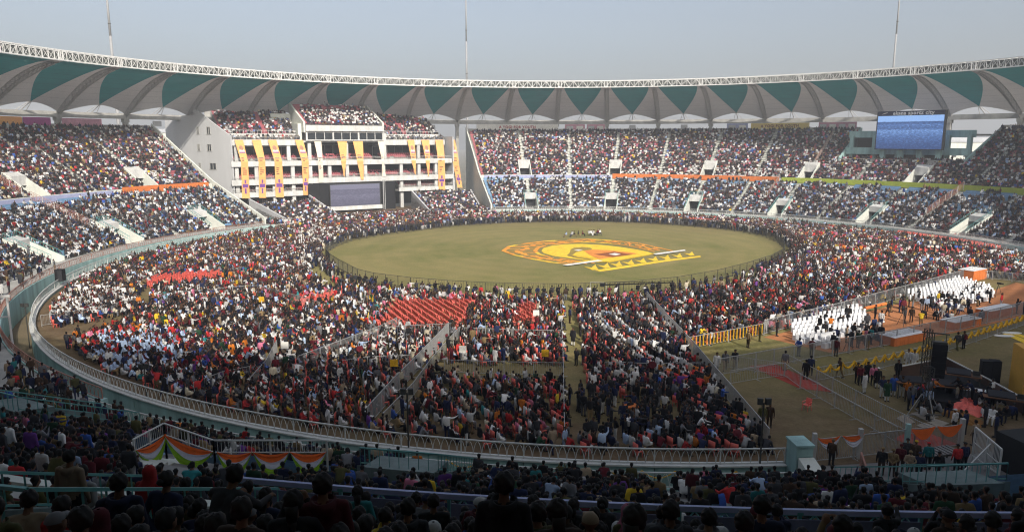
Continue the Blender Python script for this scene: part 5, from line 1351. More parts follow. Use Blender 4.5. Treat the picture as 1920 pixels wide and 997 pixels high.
def scarf_mesh():
    b = MB(); n = 16; prof = [(.02, .135), (.07, .125), (.105, .075), (.118, .02), (.116, -.05), (.118, -.11), (.17, -.17), (.23, -.235), (.25, -.33), (.255, -.46)]
    for i, (r, z) in enumerate(prof):
        for j in range(n):
            a = 2 * PI * j / n; k_ = 1.0 + .05 * math.sin(5 * a + i)
            b.v.append((r * k_ * math.cos(a) * (1 if i < 6 else 1.0), -.012 + r * k_ * math.sin(a) * (1.05 if i < 6 else .68) - (.02 if i > 5 else 0), z))
    for i in range(len(prof) - 1):
        for j in range(n):
            a = 2 * PI * (j + .5) / n
            if 1 < i < 5 and abs(a - PI / 2) < .55: continue           # the face opening
            b.f.append((i * n + j, (i + 1) * n + j, (i + 1) * n + (j + 1) % n, i * n + (j + 1) % n)); b.m.append(0)
    return b.mesh('headscarf', M_SCARF, True)
HAIRM = {k_: hair_mesh(k_) for k_ in ('short', 'long', 'bun', 'cap')}; SCARF = scarf_mesh()
b = MB(); b.hexa([(-.15, -.30, -.62), (.15, -.30, -.62), (.16, -.13, -.62), (-.16, -.13, -.62), (-.12, -.25, -.22), (.12, -.25, -.22), (.14, -.13, -.2), (-.14, -.13, -.2)]); BAG = b.mesh('backpack', M_SCARF)
def ring_mesh(name, prof, gap):
    b = MB(); n = 18
    for r, z, dy in prof:
        for j in range(n): a = 2 * PI * j / n; w_ = 1 + .06 * math.sin(3 * a + z * 40); b.v.append((r * w_ * math.cos(a), -.02 + dy + r * w_ * math.sin(a), z))
    for i in range(len(prof) - 1):
        for j in range(n):
            if abs(2 * PI * (j + .5) / n - PI / 2) < gap: continue
            b.f.append((i * n + j, (i + 1) * n + j, (i + 1) * n + (j + 1) % n, i * n + (j + 1) % n)); b.m.append(0)
    return b.mesh(name, M_SCARF, True)
COLLAR = ring_mesh('collar', [(.095, -.21, 0), (.085, -.135, 0), (.10, -.13, 0), (.125, -.20, 0)], .35)
HOOD = ring_mesh('hood', [(.10, -.22, 0), (.11, -.15, -.01), (.135, -.135, -.03), (.15, -.19, -.04), (.13, -.27, -.03)], .5)

CN = {  # colour names and albedos
    'black': (.016, .016, .018), 'navy': (.018, .026, .07), 'charcoal': (.045, .045, .05), 'dark brown': (.055, .032, .02), 'maroon': (.11, .013, .02), 'dark green': (.02, .06, .03), 'grey': (.17, .17, .18),
    'white': (.64, .63, .61), 'pale blue': (.42, .53, .72), 'red': (.46, .03, .03), 'bright yellow': (.66, .44, .03), 'pink': (.56, .17, .26), 'orange': (.58, .17, .02), 'khaki': (.24, .165, .08),
    'blue': (.04, .10, .36), 'teal': (.03, .22, .23), 'purple': (.13, .04, .22), 'cream': (.56, .49, .36), 'beige': (.36, .27, .18), 'olive': (.09, .085, .03)}
def pick(d, rnd=R_):
    t = rnd.random() * sum(d.values())
    for k_, v in d.items():
        t -= v
        if t <= 0: return k_
    return k_
DARKMIX = {'black': 26, 'navy': 14, 'charcoal': 13, 'dark brown': 9, 'maroon': 10, 'dark green': 4, 'grey': 4, 'white': 3, 'pale blue': 1.5, 'red': 2, 'bright yellow': 1.2, 'pink': 1.2, 'orange': .6, 'khaki': 4, 'blue': 4, 'teal': 2, 'purple': 2, 'beige': 3, 'olive': 4}
FIELDMIX = {'black': 50, 'navy': 11, 'charcoal': 9, 'dark brown': 4, 'maroon': 9, 'dark green': 2, 'grey': 7, 'white': 25, 'pale blue': 5, 'red': 3.5, 'bright yellow': 2, 'pink': 2.5, 'orange': 2, 'khaki': 3, 'blue': 2.5, 'teal': 1.5, 'purple': 1, 'cream': 4, 'beige': 3}
WHITEMIX = {'white': 50, 'black': 28, 'maroon': 6, 'navy': 6, 'grey': 5, 'cream': 5}
STANDMIX = {'black': 40, 'navy': 14, 'charcoal': 10, 'dark brown': 5, 'maroon': 7, 'grey': 8, 'white': 18, 'pale blue': 3, 'red': 2, 'pink': 2.5, 'bright yellow': 1, 'khaki': 2, 'blue': 3, 'cream': 4}
LOWMIX = {'black': 42, 'navy': 9, 'charcoal': 11, 'white': 21, 'pale blue': 5, 'maroon': 7, 'grey': 8, 'red': 1.5, 'khaki': 2, 'blue': 1.2, 'bright yellow': .6}
BLUEMIX = {'pale blue': 52, 'white': 8, 'black': 14, 'navy': 10, 'red': 9, 'maroon': 7}
REDMIX = {'red': 30, 'maroon': 20, 'black': 16, 'white': 12, 'orange': 12, 'pink': 8, 'bright yellow': 4}
OFFMIX = {'black': 50, 'navy': 25, 'charcoal': 20, 'white': 5}
BOTS = ['black', 'navy', 'charcoal', 'black', 'dark brown', 'grey', 'navy', 'white', 'khaki']
def shade(c, v=.25): f = 1 + R_.uniform(-v, v); return tuple(min(.9, x * f) for x in c)

# ------------------------------------------------------------------ the persons that show largest, each an object of its own
USED = set(); NPEOPLE = [0]
GARM = {'stand': ('jacket', 'sweater', 'coat', 'shirt'), 'k': ('long kurta', 'long tunic', 'shawl')}
POSET = {'stand': 'standing', 'clasp': 'hands behind back', 'phone': 'both hands raised', 'walk': 'walking', 'point': 'one arm out', 'lean': 'leaning forward', 'raise': 'one arm raised', 'sit': 'seated', 'sit_lean': 'bent forward'}
HAIRT = {'short': 'short black hair', 'long': 'long dark hair', 'bun': 'a hair bun', 'cap': 'a cap', 'scarf': 'a headscarf'}
def person(loc, face, pose, colour, where, hair='short', bottom=None, kurta=False, scale=1.0, scarf=None, bag=None, group=None, label=None, garment=None, shade_dim=1.0):
    key = pose + ('_k' if kurta and pose + '_k' in NEARM else '')
    bottom = bottom or R_.choice(BOTS); o = put('person', NEARM[key], None, loc, face, (scale,) * 3)
    o['top_colour'] = [x * shade_dim for x in shade(CN[colour])] ; o['bottom_colour'] = [x * shade_dim for x in shade(CN[bottom])]  # clothes and skin darkened, shade of the near stand put into the colours
    o['skin_colour'] = [x * shade_dim ** .6 for x in shade((.20, .105, .062), .35)]; o['hair_colour'] = [.010, .008, .007]
    hd = HEAD[key]
    c2 = scarf or R_.choice(['red', 'white', 'maroon', 'pink', 'navy', 'beige', 'black', 'grey'])
    def child(name, me):
        c = put(name, me, o, hd); 
        c['hair_colour'] = [.010, .008, .007]; c['cloth_colour'] = [x * shade_dim for x in shade(CN[c2])]; return c
    if hair == 'scarf': child('headscarf', SCARF)
    else: child('cap' if hair == 'cap' else 'hair', HAIRM[hair])
    if bag: child('backpack', BAG)
    if not kurta and hair != 'scarf' and R_.random() < .7:
        c2 = colour; child('collar', COLLAR if R_.random() < .6 else HOOD)
    if not label:
        g = garment or R_.choice(GARM['k' if kurta else 'stand']); ht = HAIRT[hair]
        if hair in ('cap', 'scarf'): ht = 'a ' + c2 + ' ' + ('cap' if hair == 'cap' else 'headscarf')
        pz = POSET[pose]
        opts = ['person in %s %s, %s, %s' % (colour, g, pz, where), 'person in %s %s, %s, %s, %s' % (colour, g, ht, pz, where)]
        opts += ['person in %s %s and %s trousers, %s, %s' % (colour, g, bottom, pz, where), 'person in %s %s, %s, %s, %s beside %s clothing' % (colour, g, ht, pz, where, LAST[0])]
        for q in opts:
            if q not in USED and len(q.split()) <= 16: label = q; break
        label = label or 'person in %s, %s, %s' % (colour, pz, where)
    USED.add(label); LAST[0] = colour; tag(o, label, 'person', group or 'spectators'); NPEOPLE[0] += 1; return o
LAST = ['black']
def face_to(p, q): return math.atan2(-(q[0] - p[0]), q[1] - p[1])
def near_floor(r):
    if r >= 98.5: j = max(0, int((r - 98.9) / .8)); return 10.0 + .416 * j
    if r >= 80: return 2.1 + .33 * min(19, int((r - 80) / .82))
    return .9
def zone(px, upper):
    z = [(230, 'at the left edge'), (470, 'left of the tricolour bunting' if not upper else 'below the tricolour bunting'), (640, 'under the tricolour bunting'), (860, 'right of the tricolour bunting'), (1080, 'below the dark lamp stand'),
         (1290, 'in the middle of the near rows'), (1460, 'near the second lamp stand'), (1620, 'below the teal pillar'), (1780, 'below the stair ramp'), (3000, 'at the right edge')]
    for x, t in z:
        if px < x: return t
# rows of the near upper tier and the near lower tier
cand = []
for upper, rows in ((True, UPN[:17]), (False, [(78.4, .9), (79.2, .9)] + LOWN)):
    for ri, (r, z) in enumerate(rows):
        a = 150.5; st = math.degrees((.52 if upper else .56) / r)
        while a < 211:
            a += st * R_.uniform(.88, 1.14)
            if any(abs(((a - v + 180) % 360) - 180) < math.degrees(.75 / r) for v in AIS): continue
            if any(h0 - .15 < a < h1 + .15 for h0, h1 in holes(r, upper, 150, 212)): continue
            prom = (not upper) and ri < 2
            if prom and (R_.random() < (.15 if a > 196 else .42 if a > 189 else .72) or a < 176.8): continue
            if not upper and a < 176.2: continue
            stnd = prom or R_.random() < (.16 if upper else .22)
            p = pol(r + (.5 if not prom else R_.uniform(-.4, .3)), a, z); h = 1.7 if stnd else 1.28
            q = proj(p.x, p.y, p.z + h)
            if not q or q[0] < -60 or q[0] > 1980 or q[1] > 1012: continue
            if upper:
                lim = 893 if q[0] < 700 else 905
                if q[1] < lim or q[2] < 6.0: continue
            else:
                if 240 < q[0] < 625 and q[1] < 866 and r > 82.5: continue
            cand.append((q[2], p, a, stnd, upper, ri, q))
cand.sort(key=lambda c: c[0])
n_ind = 200; near_rest = []
for k_, (d, p, a, stnd, upper, ri, q) in enumerate(cand):
    col = pick(DARKMIX); fc_ = math.atan2(math.sin(rad(a)), -math.cos(rad(a))) + R_.uniform(-.45, .45)
    if stnd: ps = R_.choice(['stand', 'stand', 'phone', 'clasp', 'lean', 'stand', 'clasp', 'stand'])
    else: ps = R_.choice(['sit', 'sit', 'sit_lean'])
    if k_ < n_ind:
        hr = pick({'short': 62, 'long': 16, 'bun': 7, 'cap': 6, 'scarf': 4}); ku = hr in ('long', 'bun', 'scarf') and R_.random() < .7
        wh = (('row ' + ['one', 'two', 'three', 'four', 'five', 'six', 'seven', 'eight', 'nine', 'ten', 'eleven', 'twelve', 'thirteen', 'fourteen', 'fifteen', 'sixteen', 'seventeen'][ri] + ' ') if upper else 'lower tier ') + zone(q[0], upper)
        person(p, fc_, ps, col, wh, hr, kurta=ku, scale=R_.uniform(.93, 1.05), bag=R_.random() < .08 and stnd, shade_dim=.55, group='spectators in the shaded near stand')
    else: near_rest.append((p, fc_, ps, col))
# tall dark figures standing close by in the rows in front of the camera
for px, d, ps, col, hr, lab in ((610, 6.9, 'stand', 'maroon', 'short', 'large person in maroon shawl standing close by below the tricolour bunting'), (196, 8.0, 'stand', 'navy', 'short', 'man in dark navy jacket looking down, standing at the lower left'),
        (84, 11, 'stand', 'beige', 'short', 'man in beige shirt standing at the teal rail at the left'), (108, 11.2, 'clasp', 'white', 'short', 'person in white shirt next to the beige shirt at the left'), (255, 11.5, 'stand', 'red', 'scarf', 'woman with red headscarf standing left of the bunting'),
        (400, 7.6, 'lean', 'charcoal', 'short', 'person in charcoal coat bending over below the bunting'), (330, 12.0, 'stand', 'black', 'short', 'person in black standing before the left end of the bunting'), (945, 7.0, 'stand', 'black', 'short', 'large person in black jacket standing right of the maroon shawl'),
        (1042, 6.6, 'stand', 'dark brown', 'long', 'person with long hair and brown coat in the middle of the bottom edge'), (1240, 8.2, 'stand', 'charcoal', 'short', 'person in charcoal standing close by left of the second lamp stand'), (1395, 8.4, 'stand', 'navy', 'short', 'person in navy jacket standing close by under the second lamp stand'),
        (1608, 13.2, 'point', 'black', 'short', 'person in black stretching one arm out at the lower right'), (1712, 11.4, 'stand', 'dark brown', 'cap', 'person in dark brown coat and cap at the lower right'), (1782, 9.8, 'stand', 'charcoal', 'short', 'tall man in charcoal padded jacket at the lower right'),
        (1846, 10.2, 'stand', 'black', 'short', 'tall person in black near the lower right corner'), (1896, 9.2, 'clasp', 'black', 'short', 'person in black, hands behind back, at the right corner')):
    r = 113.2 - d; X = (px - 960) / FPX * d * 1.13; x = CAM[0] + X; y = -math.sqrt(max(1, r * r - x * x)); p = Vector((x, y, near_floor(r)))
    person(p, R_.uniform(-.3, .3), ps, col, '', hr, 'black', scale=R_.uniform(1.0, 1.06), scarf='red' if hr == 'scarf' else 'black', label=lab, group='spectators in the shaded near stand', shade_dim=.5)
# figures that stand apart in the photograph
def fig(px, py, pose, col, look, label, bottom='black', hair='short', kurta=False, z=0.0, scale=1.0, scarf=None, bag=None, grp=None):
    p = at(px, py, z); q = at(*look) if isinstance(look, tuple) else look
    return person(p, face_to(p, q), pose, col, '', hair, bottom, kurta, scale, scarf, bag, label=label, group=grp or 'people standing on the field')
fig(1402, 652, 'stand', 'khaki', (1500, 640), 'guard in brown shirt standing alone on the sunny lawn', 'dark brown', 'cap', scarf='khaki')
fig(1424, 640, 'stand', 'olive', (1500, 640), 'guard in olive standing at the marigold barrier', 'olive', 'cap', scarf='olive')
fig(1435, 624, 'walk', 'white', (1500, 640), 'person in white walking along the marigold barrier', 'white', kurta=True)
fig(1343, 697, 'walk', 'white', (1343, 900), 'man in white clothes and dark waistcoat walking along the lawn edge', 'white', kurta=True)
fig(1359, 694, 'walk', 'grey', (1343, 900), 'man in grey coat, middle of the three walking by the lawn', 'beige'); fig(1377, 691, 'walk', 'black', (1400, 900), 'man in black jacket, right of the three walking by the lawn', 'beige')
fig(1456, 630, 'stand', 'black', (1520, 640), 'person in black suit beside the nearer white chairs'); fig(1497, 668, 'clasp', 'blue', (1600, 640), 'person in blue jacket on a stool at the upper twin barrier', 'grey')
fig(1521, 668, 'stand', 'maroon', (1600, 640), 'person in maroon jacket at the upper twin barrier'); fig(1567, 668, 'stand', 'maroon', (1640, 640), 'person with dark red shirt by the lone white chairs', 'charcoal')
fig(1471, 694, 'stand', 'grey', (1500, 600), 'person in grey standing at the red carpet barrier', 'beige'); fig(1519, 704, 'stand', 'navy', (1520, 600), 'person in navy standing where the garland begins')
fig(1510, 712, 'stand', 'black', (1520, 600), 'person in black in front of the garland start'); fig(1573, 708, 'walk', 'dark brown', (1400, 720), 'person in dark brown jacket walking below the garland', 'khaki')
fig(1806, 654, 'stand', 'black', (1760, 640), 'black clad person, right of the pair at the garland', bag=True); fig(1794, 656, 'walk', 'charcoal', (1760, 640), 'charcoal clad person, left of the pair at the garland', 'olive')
fig(1428, 802, 'stand', 'olive', (1440, 900), 'policeman in olive, left of the pair on the bare ground', 'grey', 'cap', scarf='olive'); fig(1442, 800, 'stand', 'dark brown', (1440, 900), 'policeman in brown, right of the pair on the bare ground', 'dark brown', 'cap', scarf='khaki')
fig(1620, 737, 'stand', 'white', (1500, 700), 'man in long white kurta standing apart left of the group', 'white', kurta=True)
for i, (x, y, c, b_, l) in enumerate(((1653, 745, 'navy', 'white', 'man in navy waistcoat over white, left of the white clad group'), (1662, 752, 'dark green', 'white', 'man in dark waistcoat over white clothes, front of the group'), (1674, 742, 'blue', 'white', 'man in blue waistcoat over white clothes'),
                                      (1690, 744, 'charcoal', 'white', 'man in charcoal waistcoat over white, right of the group'), (1644, 727, 'black', 'white', 'man in black waistcoat and white cap behind the group'), (1612, 722, 'maroon', 'black', 'person in maroon behind the man in long white'),
                                      (1606, 718, 'dark brown', 'black', 'person in dark brown at the left rear of the group'), (1625, 716, 'black', 'black', 'person in black at the rear of the group'), (1636, 722, 'pink', 'black', 'person in pink scarf in the rear of the group'),
                                      (1700, 752, 'orange', 'dark brown', 'person in orange robe right of the white clad group'), (1708, 760, 'grey', 'blue', 'person in grey and blue jeans bending by the platform'))):
    fig(x, y, 'stand' if i % 3 else 'clasp', c, (1700, 780), l, b_, 'cap' if i == 4 else 'short', kurta=b_ == 'white', scarf='white')
for i, (x, y, c, l) in enumerate(((1701, 690, 'white', 'white clad man, left of the pair before the speaker mast'), (1712, 692, 'white', 'white clad man with orange scarf before the speaker mast'), (1682, 712, 'black', 'person in black at the near corner of the brown hoarding'),
                                  (1722, 752, 'red', 'person in red seated at the left sound desk'), (1738, 750, 'grey', 'person in grey cap seated at the sound desk'), (1746, 748, 'orange', 'person in orange vest at the sound desk'), (1800, 745, 'black', 'operator in black behind the speaker mast'), (1822, 752, 'navy', 'operator in navy beyond the long desk'))):
    fig(x, y, 'stand' if i < 3 else 'lean', c, (1760, 760), l, 'black' if i > 1 else 'white', 'cap' if i == 4 else 'short', z=.5 if i > 3 else 0)
for i, (x, y, c, l) in enumerate(((1788, 812, 'white', 'man in white shirt and cap standing right of the plywood sheets'), (1808, 815, 'navy', 'man in navy waistcoat right of the man in white shirt'), (1866, 820, 'navy', 'man in navy waistcoat and white sleeves near the black tent'),
                                  (1826, 835, 'beige', 'person in beige near the white gate leaf'), (1846, 800, 'charcoal', 'person in charcoal sitting by the coloured cloth'))):
    fig(x, y, 'stand', c, (1700, 780), l, 'charcoal', 'cap' if i == 0 else 'short', scarf='white')
pol_l = ['policeman in black jacket and cap, leftmost before the entrance fence', 'policewoman in khaki jacket left of the middle', 'officer in maroon sweater and beret before the entrance fence', 'policeman in khaki jacket and cap, hands behind the back', 'officer in navy with white shirt tail', 'officer in yellow helmet at the back of the police group',
         'officer in teal jacket and red cap by the fence post', 'officer in charcoal right of the police group', 'man in black walking on the paving', 'person in red before the white gate leaf', 'person in dark jeans by the slatted trolley', 'guard in brown behind the red gate']
for i, (x, y, c, sc_) in enumerate(((1651, 890, 'black', 'khaki'), (1671, 893, 'khaki', 'khaki'), (1686, 884, 'maroon', 'maroon'), (1703, 897, 'beige', 'khaki'), (1721, 900, 'navy', 'navy'), (1714, 876, 'dark brown', 'bright yellow'), (1738, 880, 'teal', 'red'), (1698, 872, 'charcoal', 'black'), (1757, 899, 'black', 'black'), (1792, 884, 'red', 'black'), (1806, 880, 'navy', 'black'), (1558, 873, 'dark brown', 'khaki'))):
    fig(x, y, 'clasp' if i in (3, 1) else ('walk' if i == 8 else 'stand'), c, (1680, 800), pol_l[i], 'dark brown' if i < 4 else 'black', 'cap', scarf=sc_, grp='police and staff at the entrance')
# media and staff among the white chairs
for i, (x, y, c, ps) in enumerate(((1640, 600, 'black', 'stand'), (1664, 592, 'black', 'walk'), (1670, 585, 'navy', 'stand'), (1686, 586, 'purple', 'stand'), (1696, 606, 'charcoal', 'stand'), (1708, 604, 'dark brown', 'stand'), (1651, 612, 'white', 'stand'), (1600, 636, 'black', 'stand'), (1612, 632, 'charcoal', 'lean'), (1622, 648, 'pink', 'stand'), (1632, 646, 'teal', 'stand'),
                                   (1596, 650, 'black', 'clasp'), (1586, 642, 'beige', 'stand'), (1608, 652, 'dark green', 'stand'), (1626, 655, 'grey', 'phone'), (1758, 572, 'bright yellow', 'stand'), (1855, 568, 'black', 'stand'), (1876, 576, 'red', 'stand'), (1905, 588, 'black', 'phone'), (1918, 590, 'navy', 'stand'), (1726, 612, 'bright yellow', 'lean'), (1744, 578, 'charcoal', 'stand'), (1770, 580, 'black', 'lean'), (1790, 582, 'black', 'stand'), (1556, 622, 'orange', 'lean'), (1536, 622, 'black', 'stand'), (1545, 634, 'black', 'stand'))):
    nm = ['white chairs', 'orange carpet'][i > 14]
    person(at(x, y, .02), face_to(at(x, y), FOCUS) + R_.uniform(-1, 1), ps, c, 'by the nearer white chairs' if i <= 14 else 'by the farther white chairs', 'short', group='media and staff on the orange carpet')

# ------------------------------------------------------------------ the mass of the crowd: instances of low detail bodies
kinds = bpy.data.collections.new('crowd_kinds')
VAR = {}
for i, (ps, ku) in enumerate((('stand', False), ('stand', True), ('clasp', False), ('phone', False), ('sit', False), ('sit', True), ('sit_lean', False), ('_', 0), ('raise', False), ('lean', False), ('point', False), ('walk', True))):
    if ps == '_': continue
    bn, hd = person_bones(ps, ku); me = grow('crowd_body', bn, hd, .034, 300, MC, True); o = bpy.data.objects.new('k%02d' % i, me); kinds.objects.link(o); VAR[ps + ('_k' if ku else '')] = i
bn, hd = person_bones('sit', False); me = grow('crowd_body', bn, hd, .034, 300, MC, True); mb = MB()
mb.v = [tuple(v.co) for v in me.vertices]; mb.f = [tuple(p.vertices) for p in me.polygons]; mb.m = [p.material_index for p in me.polygons]; mb.mi = 5
mb.box((0, -.02, .40), (.5, .46, .05)); mb.box((0, -.2, .66), (.48, .06, .46))
for x in (-.2, .2):
    for y in (-.2, .18): mb.box((x, y, .2), (.05, .05, .40))
me = mb.mesh('crowd_body', MC + [M_REDS], True); o = bpy.data.objects.new('k07', me); kinds.objects.link(o); VAR['sit_chair'] = 7
ng = bpy.data.node_groups.new('crowd', 'GeometryNodeTree'); ng.interface.new_socket('Geometry', in_out='INPUT', socket_type='NodeSocketGeometry'); ng.interface.new_socket('Geometry', in_out='OUTPUT', socket_type='NodeSocketGeometry')
gi, go_ = ng.nodes.new('NodeGroupInput'), ng.nodes.new('NodeGroupOutput'); iop = ng.nodes.new('GeometryNodeInstanceOnPoints'); ci = ng.nodes.new('GeometryNodeCollectionInfo')
ci.inputs['Collection'].default_value = kinds; ci.inputs['Separate Children'].default_value = True; ci.inputs['Reset Children'].default_value = True
def nattr(n, t): x = ng.nodes.new('GeometryNodeInputNamedAttribute'); x.data_type = t; x.inputs[0].default_value = n; return x.outputs[0]
cx = ng.nodes.new('ShaderNodeCombineXYZ'); ng.links.new(nattr('yaw', 'FLOAT'), cx.inputs[2]); ng.links.new(cx.outputs[0], iop.inputs['Rotation'])
ng.links.new(gi.outputs[0], iop.inputs['Points']); ng.links.new(ci.outputs[0], iop.inputs['Instance']); iop.inputs['Pick Instance'].default_value = True
ng.links.new(nattr('kind', 'INT'), iop.inputs['Instance Index']); ng.links.new(nattr('size', 'FLOAT'), iop.inputs['Scale']); ng.links.new(iop.outputs[0], go_.inputs[0])
def crowd(label, P):
    if not P: return
    me = bpy.data.meshes.new('crowd'); me.vertices.add(len(P)); me.vertices.foreach_set('co', np.array([p[0] for p in P], float).ravel())
    def at_(n, t, key, data): me.attributes.new(n, t, 'POINT').data.foreach_set(key, data)
    at_('yaw', 'FLOAT', 'value', [p[1] for p in P]); at_('kind', 'INT', 'value', [VAR[p[2]] for p in P]); at_('size', 'FLOAT', 'value', [R_.uniform(.92, 1.07) for p in P])
    at_('top', 'FLOAT_COLOR', 'color', np.array([(*shade(CN[p[3]], .35), 1) for p in P], float).ravel()); at_('bot', 'FLOAT_COLOR', 'color', np.array([(*shade(CN[p[4] if len(p) > 4 else R_.choice(BOTS)], .3), 1) for p in P], float).ravel())
    o = put('crowd', me); m = o.modifiers.new('crowd', 'NODES'); m.node_group = ng; stuff(o); o['label'] = label; o['category'] = 'crowd'; return o
crowd('mass of seated spectators in the shaded near stand', [(p, f, ps if ps in VAR else 'stand', c) for p, f, ps, c in near_rest])
# tiers of the far stands
def tier_crowd(rows, a0, a1, upper, mix, fill, seatmix=None):
    out = []
    for i, (r, z) in enumerate(rows):
        a = a0 + .2; st = math.degrees(.50 / r); hl = holes(r, upper, a0, a1)
        while a < a1 - .2:
            a += st * R_.uniform(.9, 1.12)
            if any(h0 - .12 < a < h1 + .12 for h0, h1 in hl): continue
            if any(abs(((a - v + 180) % 360) - 180) < math.degrees(.55 / r) for v in AIS): continue
            f = fill(i, a) if callable(fill) else fill
            if R_.random() > f: continue
            m = mix(i, a) if callable(mix) else mix; ps = R_.choice(['sit', 'sit', 'sit_k', 'sit_lean']) if R_.random() > .16 else R_.choice(['stand', 'stand_k', 'phone'])
            out.append((pol(r + .5, a, z), math.atan2(math.sin(rad(a)), -math.cos(rad(a))) + R_.uniform(-.4, .4), ps, pick(m)))
    return out
def blotch(a, i, s=1.0): return .5 + .5 * math.sin(a * 1.7 * s + i * .35) * math.sin(a * .61 * s - i * .5 + 1.3)
up_mix = lambda i, a: WHITEMIX if (i < 5 and 9 < a < 38) else STANDMIX
up_fill = lambda i, a: .90 - (.22 * blotch(a, i) if 2 < i < 20 else 0)
lo_fill = lambda i, a: (.25 if i > 16 and blotch(a, i, .7) > .45 else .90) - (.3 if 52 < a < 75 and i > 9 else 0) - .05 * blotch(a, i)
crowd('spectators filling the upper tier right of the pavilion', tier_crowd(UPF, -12, 92, True, up_mix, up_fill))
crowd('spectators filling the lower tier right of the pavilion', tier_crowd(LOW, -12, 98, False, LOWMIX, lo_fill))
crowd('spectators filling the upper tier of the left stand', tier_crowd(UPF, 262, 304, True, STANDMIX, lambda i, a: .92 - .12 * blotch(a, i)))
crowd('spectators filling the lower tier of the left stand', tier_crowd(LOW, 213, 304, False, LOWMIX, lambda i, a: (.15 if i > 17 and a < 284 else .90) - .12 * blotch(a, i)))
P = []
for l0, l1, y0, z0, n, pt_, rs, f in ((-31.3, -12.8, 7.0, 20.3, 13, .85, .50, .72), (12.1, 30.3, 7.0, 20.3, 13, .85, .48, .66), (-10.6, 10.4, 3.4, 23.0, 13, .85, .42, .85), (-31, -12.8, 4.6, 19.06, 2, .8, 0, .8), (12.2, 30.8, 4.6, 19.06, 2, .8, 0, .75), (-29, -13, 2.0, 6.0, 2, .95, .38, .35), (-29, -13, 2.0, 9.3, 2, .95, .38, .12)):
    for i in range(n):
        x = l0
        while x < l1:
            x += R_.uniform(.46, .6)
            fl = f if not (n == 13 and l1 < 11 and l0 > -11 and i > 8) else .22
            if n == 13 and (abs(x + 20.3) < .5 or abs(x - 19.6) < .5): continue
            if R_.random() < fl: P.append((pav(x, y0 + i * pt_ + .35, z0 + i * rs + .01), PA + PI + R_.uniform(-.4, .4), R_.choice(['sit', 'sit_k', 'sit', 'stand']), pick(WHITEMIX if (l0 > -11 and l1 < 11 and R_.random() < .6) else STANDMIX)))
crowd('spectators on the pavilion galleries and upper seats', P)
# people along the back of the stands, and before the pavilion
P = []
for a0, a1 in ((-11, 43), (60.5, 92), (262, 303)):
    a = a0
    while a < a1:
        a += R_.uniform(.2, .42)
        if R_.random() < .8: P.append((pol(120.6 + R_.uniform(-.4, .3), a, 21.03), R_.uniform(-.5, .5) + math.atan2(math.sin(rad(a)), -math.cos(rad(a))), R_.choice(['stand', 'stand_k']), pick(OFFMIX)))
crowd('people standing along the top of the stands', P)
P = []
for a0, a1, n in ((308.7, 318.3, 13), (335.8, 345.8, 15)):
    for i in range(n):
        a = a0
        while a < a1:
            a += .36
            if R_.random() < .88: P.append((pol(80 + i * 1.05, a, .25 + .26 * i), math.atan2(math.sin(rad(a)), -math.cos(rad(a))), R_.choice(['sit', 'sit_k', 'stand']), pick(STANDMIX)))
for i in range(1500):
    a = R_.uniform(307, 347); r = R_.uniform(72, 89 if not 319 < a < 335 else 83); 
    if (308.5 < a < 318.5 or 335.6 < a < 346) and r > 79: continue
    P.append((pol(r, a, 0), R_.uniform(2.4, 3.9), R_.choice(['stand', 'stand_k', 'sit_chair']), pick(FIELDMIX)))
crowd('people gathered on the ground in front of the pavilion', P)
P = []
for i in range(120):
    a = 212 + 50 * R_.random() ** 1.5; P.append((pol(R_.uniform(76.6, 79.6), a, .9), R_.uniform(0, 6), R_.choice(['stand', 'stand_k', 'walk_k', 'clasp', 'lean']), pick(DARKMIX)))
crowd('people standing along the promenade of the left stand', P)
# the field
VIP = pxpoly((1205, 566), (1282, 655), (1432, 626), (1560, 594), (1730, 546), (1812, 520), (1990, 530), (2300, 700), (2000, 900), (1440, 850), (1325, 706), (1290, 668))
EXC = RED_POLY + [VIP] + [pxpoly(*q) for q in ([(842, 632), (866, 634), (728, 806), (690, 802)], [(1052, 566), (1074, 562), (1098, 700), (1106, 760), (1106, 838), (1060, 838), (1056, 700)],
    [(1058, 748), (1265, 754), (1285, 800), (1200, 838), (1058, 838)], [(75, 632), (125, 612), (250, 590), (255, 604), (150, 640), (110, 664), (80, 640)], [(490, 670), (512, 650), (530, 655), (520, 690), (498, 700)], [(596, 500), (640, 545), (610, 545), (575, 508)],
    [(250, 565), (275, 530), (286, 545), (280, 585)], [(833, 684), (1056, 690), (1056, 724), (815, 714)])]
BLUEZ = pxpoly((165, 668), (180, 640), (300, 628), (350, 640), (330, 690), (200, 712)); REDZ = pxpoly((118, 652), (128, 628), (260, 620), (270, 640), (180, 660)); WHZ = pxpoly((1085, 610), (1205, 600), (1312, 706), (1160, 706))
WHL = pxpoly((80, 560), (200, 540), (280, 570), (180, 600), (85, 610)); WH2 = pxpoly((680, 632), (830, 610), (842, 632), (780, 690), (690, 680)); WH3 = pxpoly((560, 440), (640, 440), (640, 520), (560, 520))
COLZ = pxpoly((760, 724), (1058, 724), (1062, 838), (730, 830))
CX, CY = sum(p.x for p in INNER) / len(INNER), sum(p.y for p in INNER) / len(INNER)
INX = [Vector((CX + (p.x - CX) * 1.028, CY + (p.y - CY) * 1.028, 0)) for p in INNER]; INM = [Vector((CX + (p.x - CX) * 1.055, CY + (p.y - CY) * 1.055, 0)) for p in INNER]; INR = [Vector((CX + (p.x - CX) * 1.09, CY + (p.y - CY) * 1.09, 0)) for p in INNER]
P = []; r = 6.0
